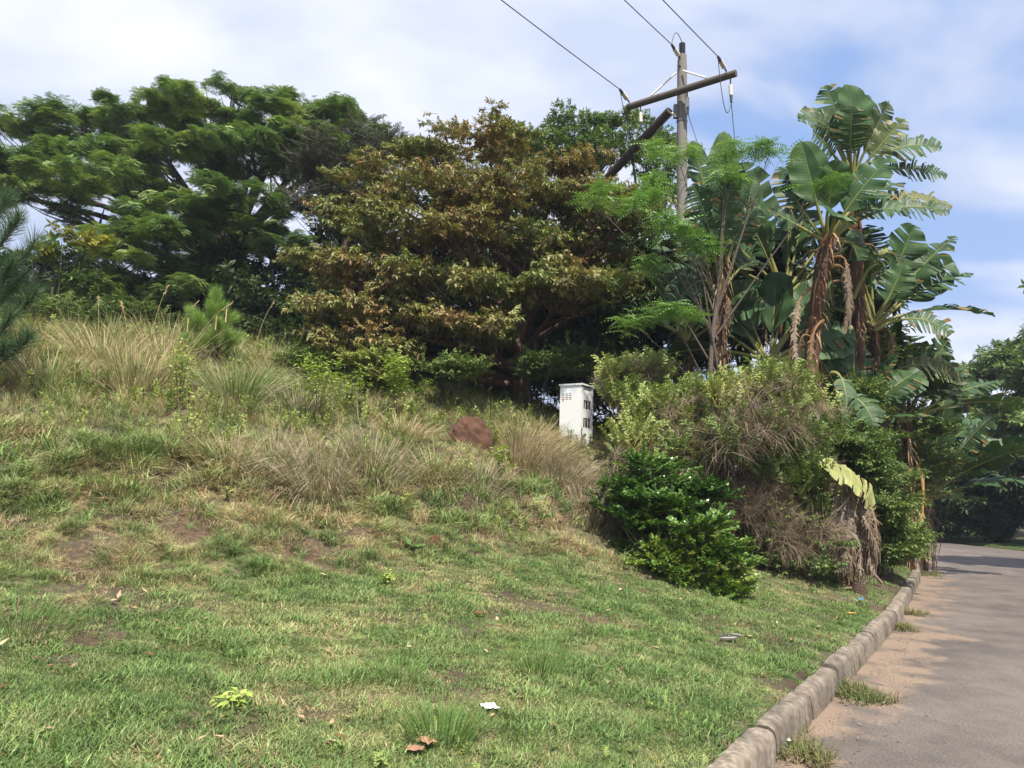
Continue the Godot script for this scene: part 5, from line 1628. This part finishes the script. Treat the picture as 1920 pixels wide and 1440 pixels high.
func tussocks() -> void:
	var g := Color(0.17, 0.22, 0.07)
	var gd := Color(0.12, 0.18, 0.06)
	var st := Color(0.58, 0.46, 0.28)
	var gr := Color(0.52, 0.43, 0.32)
	var rows := [
		[255, 742, 1.05, 0.28, 900, g, st, 0.45, Vector3(0.05, 0, 0), 0.6, "upright green and straw tussock in front of the young pine"],
		[445, 758, 0.95, 0.34, 1500, Color(0.17, 0.27, 0.06), gr, 0.3, Vector3(0, 0, 0), 1.0, "big round tussock, green above and grey straw below, under the young pine"],
		[560, 780, 0.6, 0.24, 700, g, gr, 0.5, Vector3.ZERO, 0.8, "medium tussock beside the bushy lime sapling"],
		[190, 690, 1.0, 0.4, 800, g, st, 0.65, Vector3(-0.15, 0, 0.1), 0.9, "wide straw tussock beside the pine at the picture's edge"],
		[320, 690, 1.15, 0.3, 420, g, st, 0.75, Vector3(0.25, 0, 0), 0.7, "tall sparse straw tussock leaning towards the young pine"],
		[90, 720, 0.7, 0.4, 600, g, st, 0.8, Vector3(0, 0, 0.2), 1.0, "low straw tussock below the pine's branches"],
		[520, 700, 0.7, 0.35, 500, g, st, 0.6, Vector3(0.2, 0, 0), 0.9, "straw tussock at the wood's edge beside the round tussock"],
		[980, 850, 0.75, 0.3, 900, Color(0.22, 0.24, 0.08), st, 0.6, Vector3(0.35, 0, 0.3), 0.8, "windswept straw tussock next to the termite mound"],
		[1000, 880, 0.85, 0.35, 1000, Color(0.24, 0.23, 0.09), Color(0.44, 0.34, 0.22), 0.7, Vector3(0.75, 0, 0.25), 0.6, "long straw tussock swept sideways over the bank brow below the cabinet"],
		[1060, 905, 0.7, 0.3, 800, Color(0.2, 0.19, 0.08), gr, 0.75, Vector3(0.6, 0, 0.5), 0.6, "hanging dry tussock at the bank brow next to the scrambling shrub"],
		[590, 930, 0.75, 0.3, 1000, Color(0.16, 0.19, 0.07), gr, 0.7, Vector3(-0.1, 0, 0.8), 0.7, "matted grey-straw tussock hanging down the bank"],
		[700, 890, 0.65, 0.34, 800, Color(0.16, 0.2, 0.07), gr, 0.55, Vector3(0.25, 0, 0.5), 0.8, "olive tussock at the bank brow below the bare forked stem"],
		[520, 890, 0.6, 0.32, 700, Color(0.15, 0.19, 0.07), gr, 0.5, Vector3(0.2, 0, 0.45), 0.9, "olive tussock on the brow between round tussock and hanging straw"],
		[430, 870, 0.5, 0.26, 500, Color(0.2, 0.22, 0.07), st, 0.55, Vector3(-0.1, 0, 0.4), 0.8, "small olive tussock on the brow under the round tussock"],
		[820, 890, 0.5, 0.3, 500, Color(0.17, 0.21, 0.07), st, 0.55, Vector3(0.1, 0, 0.5), 0.9, "dry-tipped tussock on the brow below the mound's open side"],
		[900, 920, 0.5, 0.3, 500, Color(0.17, 0.2, 0.07), gr, 0.6, Vector3(0.2, 0, 0.5), 0.9, "brown-based tussock on the bank face under the mound"],
		[1110, 960, 0.5, 0.28, 600, Color(0.2, 0.18, 0.09), gr, 0.85, Vector3(0.3, 0, 0.5), 0.8, "brown dry tussock on the bank face beside the glossy bush"],
		[920, 740, 0.55, 0.35, 500, gd, st, 0.3, Vector3.ZERO, 0.8, "soft green tussock behind the mound"],
		[1010, 740, 0.55, 0.35, 500, gd, st, 0.35, Vector3.ZERO, 0.8, "soft green tussock behind the windswept straw, left of the cabinet"],
		[1095, 822, 0.4, 0.2, 350, Color(0.2, 0.2, 0.1), Color(0.45, 0.33, 0.24), 0.85, Vector3(0.2, 0, 0.2), 0.9, "pinkish dry tussock at the cabinet's foot"],
		[760, 820, 0.5, 0.35, 500, g, st, 0.7, Vector3(0.2, 0, 0.1), 1.0, "spreading straw tussock next to the bare forked stem"],
		[1010, 1262, 0.3, 0.12, 240, Color(0.15, 0.25, 0.07), g, 0.1, Vector3.ZERO, 0.7, "thin green tuft in the middle of the lawn"],
		[830, 1395, 0.3, 0.14, 300, Color(0.13, 0.23, 0.06), g, 0.1, Vector3.ZERO, 0.7, "green tuft at the lawn's front near the white paper"],
		[640, 1290, 0.2, 0.14, 200, Color(0.14, 0.24, 0.07), g, 0.1, Vector3.ZERO, 0.8, "soft green tuft in the lawn beside the lime rosette"],
		[40, 1180, 0.26, 0.3, 400, Color(0.11, 0.21, 0.05), g, 0.1, Vector3.ZERO, 0.9, "lush green tuft at the lawn's outer edge"],
		[750, 1275, 0.22, 0.12, 160, Color(0.13, 0.23, 0.06), g, 0.1, Vector3.ZERO, 0.8, "faint green tuft between lime rosette and thin lawn tuft"],
		[225, 1060, 0.22, 0.16, 220, Color(0.14, 0.22, 0.07), st, 0.2, Vector3(0, 0, 0.4), 0.9, "green tuft under the bare soil patch"],
		[500, 1000, 0.25, 0.16, 260, Color(0.12, 0.22, 0.06), st, 0.2, Vector3(0, 0, 0.3), 0.9, "green tuft under the hanging straw tussock"],
	]
	for r in rows:
		var where := hit(r[0], r[1])
		if where.z < -15.5: where = at(r[0], r[1], 14.0 + 0.004 * (800 - r[1]))
		if r[0] == 1095: where = Vector3(1.42, 0, -13.9)
		tussock(r[10], where, r[2], r[3], r[4], r[5], r[6], r[7], r[8], r[9], 0.006 if r[2] > 0.35 else 0.0035, r[2] > 0.35)
	# stiff flower stalks above the straw
	for r in [[270, 700, 1.5, 0.25, "tallest straw seed stalk above the bank, slightly bent"], [300, 710, 1.3, 0.5, "straw seed stalk bending well over, next to the tallest one"], [470, 690, 1.3, 0.35, "lone straw seed stalk beside the round tussock"], [180, 690, 1.2, -0.1, "nearly straight straw seed stalk nearest the edge pine"], [340, 700, 1.25, 0.75, "strongly arching straw seed stalk just before the young pine"], [240, 700, 1.2, -0.25, "straw seed stalk tilting towards the edge pine"]]:
		var b := hit(r[0], r[1])
		var t := thing("seed_stalk", r[4], "grass stalk", b, "seed stalks above the bank")
		var s := Shape.new()
		var h: float = r[2]
		s.tube(curve(Vector3(0, -0.05, 0), Vector3(r[3] * 0.25, h * 0.7, 0), Vector3(r[3], h, 0), 8), taper(0.006, 0.003, 8), 4, Color(0.42, 0.33, 0.18))
		part("stalk", s, M.straw, t)
		s = Shape.new()
		for k in 14:
			var p := Vector3(r[3], h, 0).lerp(Vector3(r[3] * 0.75, h * 0.88, 0), k / 14.0)
			s.leaflet(p, (Vector3(r[3], 0.6, 0) + rdir() * 0.4).normalized(), Vector3(0, 0, 1), 0.05, 0.012, Color(0.44, 0.34, 0.2))
		part("seed_head", s, M.straw, t)

# ---------------------------------------------------------------- litter and gutter growth
func on_road(px: float, py: float) -> Vector3:
	var r := ray(px, py)
	var k := (0.0 - EYE.y) / r.y
	var p := EYE + r * k
	p.y = 0.004
	return p

func crumpled(called: String, label: String, category: String, b: Vector3, w: float, d: float, h: float, col: Color, group := "", turn := 0.0) -> void:
	var t := thing(called, label, category, b, group)
	t.rotation.y = turn
	var s := Shape.new()
	var n := 6
	var g := []
	for j in n + 1:
		var row := []
		for i in n + 1:
			row.append(Vector3((i / float(n) - 0.5) * w, h * (0.35 + 0.65 * absf(noise_c.get_noise_2d(i * 37.0 + b.x * 50, j * 41.0))) + 0.012, (j / float(n) - 0.5) * d) + rdir() * w * 0.04)
		g.append(row)
	for j in n:
		for i in n:
			s.quad(g[j][i], g[j][i + 1], g[j + 1][i + 1], g[j + 1][i], col)
	part("sheet", s, M.plain, t)

func litter() -> void:
	crumpled("paper_scrap", "folded white paper scrap lying in the front lawn", "paper", hit(918, 1334), 0.085, 0.1, 0.03, Color(0.72, 0.74, 0.78), "", 0.4)
	crumpled("paper_scrap", "small white scrap in the gutter among dry leaves near the kerb", "paper", on_road(1474, 1403) + Vector3(0, 0.02, 0), 0.05, 0.05, 0.03, Color(0.7, 0.68, 0.66))
	crumpled("plastic_scrap", "small bright blue plastic scrap in grass by the kerb", "litter", hit(1615, 1132) + Vector3(0, 0.03, 0), 0.07, 0.09, 0.03, Color(0.03, 0.25, 0.6))
	crumpled("brown_leaf", "curled red-brown dead leaf in the middle of the lawn", "leaf", hit(900, 1160) + Vector3(0, 0.02, 0), 0.09, 0.06, 0.03, Color(0.16, 0.05, 0.035))
	crumpled("brown_leaf", "brown dead leaf at the lawn's front, beside the green tuft", "leaf", hit(800, 1412) + Vector3(0, 0.02, 0), 0.06, 0.09, 0.02, Color(0.3, 0.17, 0.1), "", 0.7)
	crumpled("brown_leaf", "rusty dead leaf at the lawn's front edge", "leaf", hit(778, 1428) + Vector3(0, 0.02, 0), 0.06, 0.07, 0.02, Color(0.26, 0.13, 0.08), "", 1.4)
	crumpled("yellow_leaf", "orange-yellow fallen leaf on the lawn beside the kerb", "leaf", hit(1597, 1157) + Vector3(0, 0.02, 0), 0.1, 0.05, 0.02, Color(0.5, 0.3, 0.03), "", 0.3)
	# worn sandal
	var b := hit(1366, 1206) + Vector3(0, 0.03, 0)
	var t := thing("sandal", "discarded grey-white sandal with a dark curled strap on the lawn", "shoe", b)
	t.rotation.y = 0.35
	t.scale = Vector3.ONE * 0.66
	var s := Shape.new()
	var outl := []
	for i in 20:
		var a := TAU * i / 20
		outl.append(Vector3(cos(a) * 0.13, 0, sin(a) * (0.045 + 0.012 * cos(a))))
	for i in 20:
		var p: Vector3 = outl[i]
		var q: Vector3 = outl[(i + 1) % 20]
		var u := Vector3(0, 0.018, 0)
		s.tri(u, p + u, q + u, Color(0.42, 0.38, 0.38))
		s.quad(p, p + u, q + u, q, Color(0.12, 0.11, 0.11))
	part("sole", s, M.plain, t)
	s = Shape.new()
	s.tube(curve(Vector3(-0.1, 0.02, -0.03), Vector3(-0.02, 0.09, 0.0), Vector3(0.14, 0.03, 0.06), 10), taper(0.012, 0.009, 10), 6, Color(0.07, 0.06, 0.06))
	part("strap", s, M.plain, t)
	s = Shape.new()
	s.tube(curve(Vector3(0.02, 0.03, -0.04), Vector3(0.12, 0.07, -0.03), Vector3(0.22, 0.03, 0.02), 8), taper(0.014, 0.008, 8), 6, Color(0.25, 0.23, 0.22))
	part("strap", s, M.plain, t)
	# stump by the skirt of dead leaves
	b = hit(1608, 1112)
	t = thing("old_stump", "rotten brown stump with upright splinters in the verge grass", "stump", b)
	s = Shape.new()
	s.tube([Vector3(0, -0.05, 0), Vector3(0, 0.1, 0), Vector3(0.01, 0.15, 0)], [0.12, 0.1, 0.06], 10, Color(0.14, 0.09, 0.06), true)
	part("wood", s, M.bark, t)
	for r in [[-0.3, 0.05], [0.08, 0.25], [0.13, 0.2]]:
		s = Shape.new()
		s.tube([Vector3(r[0] * 0.2, 0.06, 0.02), Vector3(r[0], r[1], 0.05)], [0.025, 0.006], 5, Color(0.36, 0.27, 0.18))
		part("splinter", s, M.bark, t)
	# fallen leaf stalk
	b = hit(1640, 1095)
	t = thing("fallen_stalk", "long dried leaf stalk lying against the verge grass", "dead leaf", b)
	s = Shape.new()
	var p0 := at(1610, 1040, 10.9) - b
	s.tube([p0, p0 * 0.5 + Vector3(0, 0.05, 0), Vector3(0.06, 0.02, 0.1)], [0.014, 0.03, 0.02], 6, Color(0.36, 0.25, 0.19))
	part("stalk", s, M.dead, t)
	# growth in the gutter
	var rows := [[1592, 1300, 0.26, 0.2, 26, "largest weed patch in the gutter, mixed with dry litter"], [1490, 1415, 0.16, 0.14, 12, "weed patch in the gutter with brown leaves and a white scrap"], [1690, 1180, 0.18, 0.1, 10, "small weed patch in the gutter near the third kerb joint"], [1705, 1150, 0.2, 0.1, 12, "small weed patch in the gutter towards the bend"], [1735, 1078, 0.3, 0.14, 14, "leafy weed patch in the gutter at the bend"], [1560, 1258, 0.1, 0.08, 8, "weed sprouting at the kerb joint beside the largest patch"], [1470, 1368, 0.09, 0.07, 8, "weed sprouting at the kerb joint nearest the camera"]]
	for r in rows:
		var c := on_road(r[0], r[1])
		var wt := thing("gutter_weed", r[5], "weed", c, "weeds in the gutter")
		var xf := []
		var cols := []
		for i in r[4]:
			var a := rf(0, TAU)
			var rr := sqrt(rf(0, 1))
			var p := Vector3(cos(a) * r[2] * rr, 0, sin(a) * r[2] * 1.3 * rr)
			xf.append(Transform3D(Basis(Vector3.UP, rf(0, TAU)).scaled(Vector3.ONE * rf(0.5, 1.0)), p))
			cols.append(pick([Color(0.16, 0.21, 0.09), Color(0.3, 0.24, 0.15)], rf(0, 1)))
		scatter("tufts", SP.rank[0], M.grass, xf, cols, wt)
		var f := Shape.new()
		for i in int(r[4]) * 4:
			var a := rf(0, TAU)
			var rr := sqrt(rf(0, 1)) * 1.25
			var d := Vector3(rf(-1, 1), rf(0.05, 0.25), rf(-1, 1)).normalized()
			f.leaflet(Vector3(cos(a) * r[2] * rr, 0.012, sin(a) * r[2] * 1.3 * rr), d, Vector3.UP, rf(0.03, 0.08), rf(0.008, 0.02), pick([Color(0.12, 0.07, 0.05), Color(0.3, 0.22, 0.16)], rf(0, 1)))
		var fo := part("leaf_litter", f, M.dead, wt)
		fo.set_meta("kind", "stuff")
	var dl := Shape.new()
	for i in 420:
		var d := along(rf(3.5, 16.0))
		var w := 0.1 + 0.9 * rf(0, 1) * rf(0, 1)
		var q := Vector3(d[0].x - d[1].x * w, 0.012, d[0].y - d[1].y * w)
		dl.leaflet(q, Vector3(rf(-1, 1), rf(0, 0.2), rf(-1, 1)).normalized(), Vector3.UP, rf(0.02, 0.06), rf(0.006, 0.018), pick([Color(0.09, 0.06, 0.045), Color(0.28, 0.2, 0.14)], rf(0, 1)))
	var ll := Shape.new()
	for i in 260:
		var d := rf(3.2, 9.5)
		var x := rf(-1, 1) * d * 0.75
		var z := -d
		if sample(grid_s, x, z) < 0.25: continue
		var p := Vector3(x, ground_y(x, z) + rf(0.02, 0.04), z)
		var dir := Vector3(rf(-1, 1), rf(-0.2, 0.3), rf(-1, 1)).normalized()
		ll.leaf(p, dir, (Vector3.UP + rdir() * 0.4).normalized(), rf(0.03, 0.08), rf(0.015, 0.035), rf(-0.2, 0.3), pick([Color(0.13, 0.065, 0.04), Color(0.3, 0.19, 0.11), Color(0.45, 0.36, 0.22)], rf(0, 1)))
	var lo := part("lawn_litter", ll, M.dead, self)
	lo.set_meta("kind", "stuff"); lo.set_meta("label", "small dead leaves strewn through the lawn"); lo.set_meta("category", "litter")
	var lit := part("gutter_litter", dl, M.dead, self)
	lit.set_meta("kind", "stuff"); lit.set_meta("label", "scattered dry leaf bits along the gutter"); lit.set_meta("category", "litter")

# ---------------------------------------------------------------- everything
func _ready() -> void:
	# camera
	var cam := Camera3D.new()
	cam.name = "camera"
	cam.fov = rad_to_deg(2.0 * atan(720.0 / FOCAL))
	cam.near = 0.05
	cam.far = 1500.0
	cam.position = EYE
	cam.rotation = Vector3(deg_to_rad(7.9), 0, deg_to_rad(2.0))
	add_child(cam)
	cam_basis = cam.basis
	# sky, exposure
	var we := WorldEnvironment.new()
	var env := Environment.new()
	env.background_mode = Environment.BG_SKY
	env.sky = make_sky()
	env.background_energy_multiplier = 0.66
	env.tonemap_mode = Environment.TONE_MAPPER_LINEAR
	env.tonemap_exposure = 2.05
	env.sdfgi_enabled = true; env.ssao_enabled = true; env.ssil_enabled = true
	env.fog_enabled = true
	env.fog_density = 0.0007
	env.fog_light_color = Color(0.86, 0.91, 1.0)
	we.environment = env
	we.name = "environment"
	add_child(we)
	# sun: high, behind the photographer to the right
	var sun := DirectionalLight3D.new()
	sun.name = "sun"
	sun.light_energy = 1.3
	sun.light_angular_distance = 0.6
	sun.light_color = Color(1.0, 0.965, 0.9)
	sun.shadow_enabled = true
	add_child(sun)
	sun.look_at_from_position(Vector3(0.12, 0.86, 0.49) * 50.0, Vector3.ZERO)
	rng.seed = 20240
	noise_a.seed = 1; noise_a.frequency = 0.12; noise_a.fractal_octaves = 3
	noise_b.seed = 2; noise_b.frequency = 0.12; noise_b.fractal_octaves = 3
	noise_c.seed = 3; noise_c.frequency = 0.12; noise_c.fractal_octaves = 3
	make_materials()
	make_sprays()
	build_grid()
	build_ground()
	build_road()
	build_kerb()
	build_grass()
	woods()
	pines()
	sky_plants()
	thickets()
	power_pole()
	cabinet()
	mound("termite_mound", "rounded reddish-brown termite mound on the grassy bank", hit(880, 832), 0.38, 0.38, 0.42, Color(0.25, 0.125, 0.08))
	mound("soil_heap", "small orange-brown soil heap beside the big flat leaves", hit(815, 1018), 0.09, 0.09, 0.07, Color(0.3, 0.14, 0.07))
	tussocks()
	weeds()
	litter()
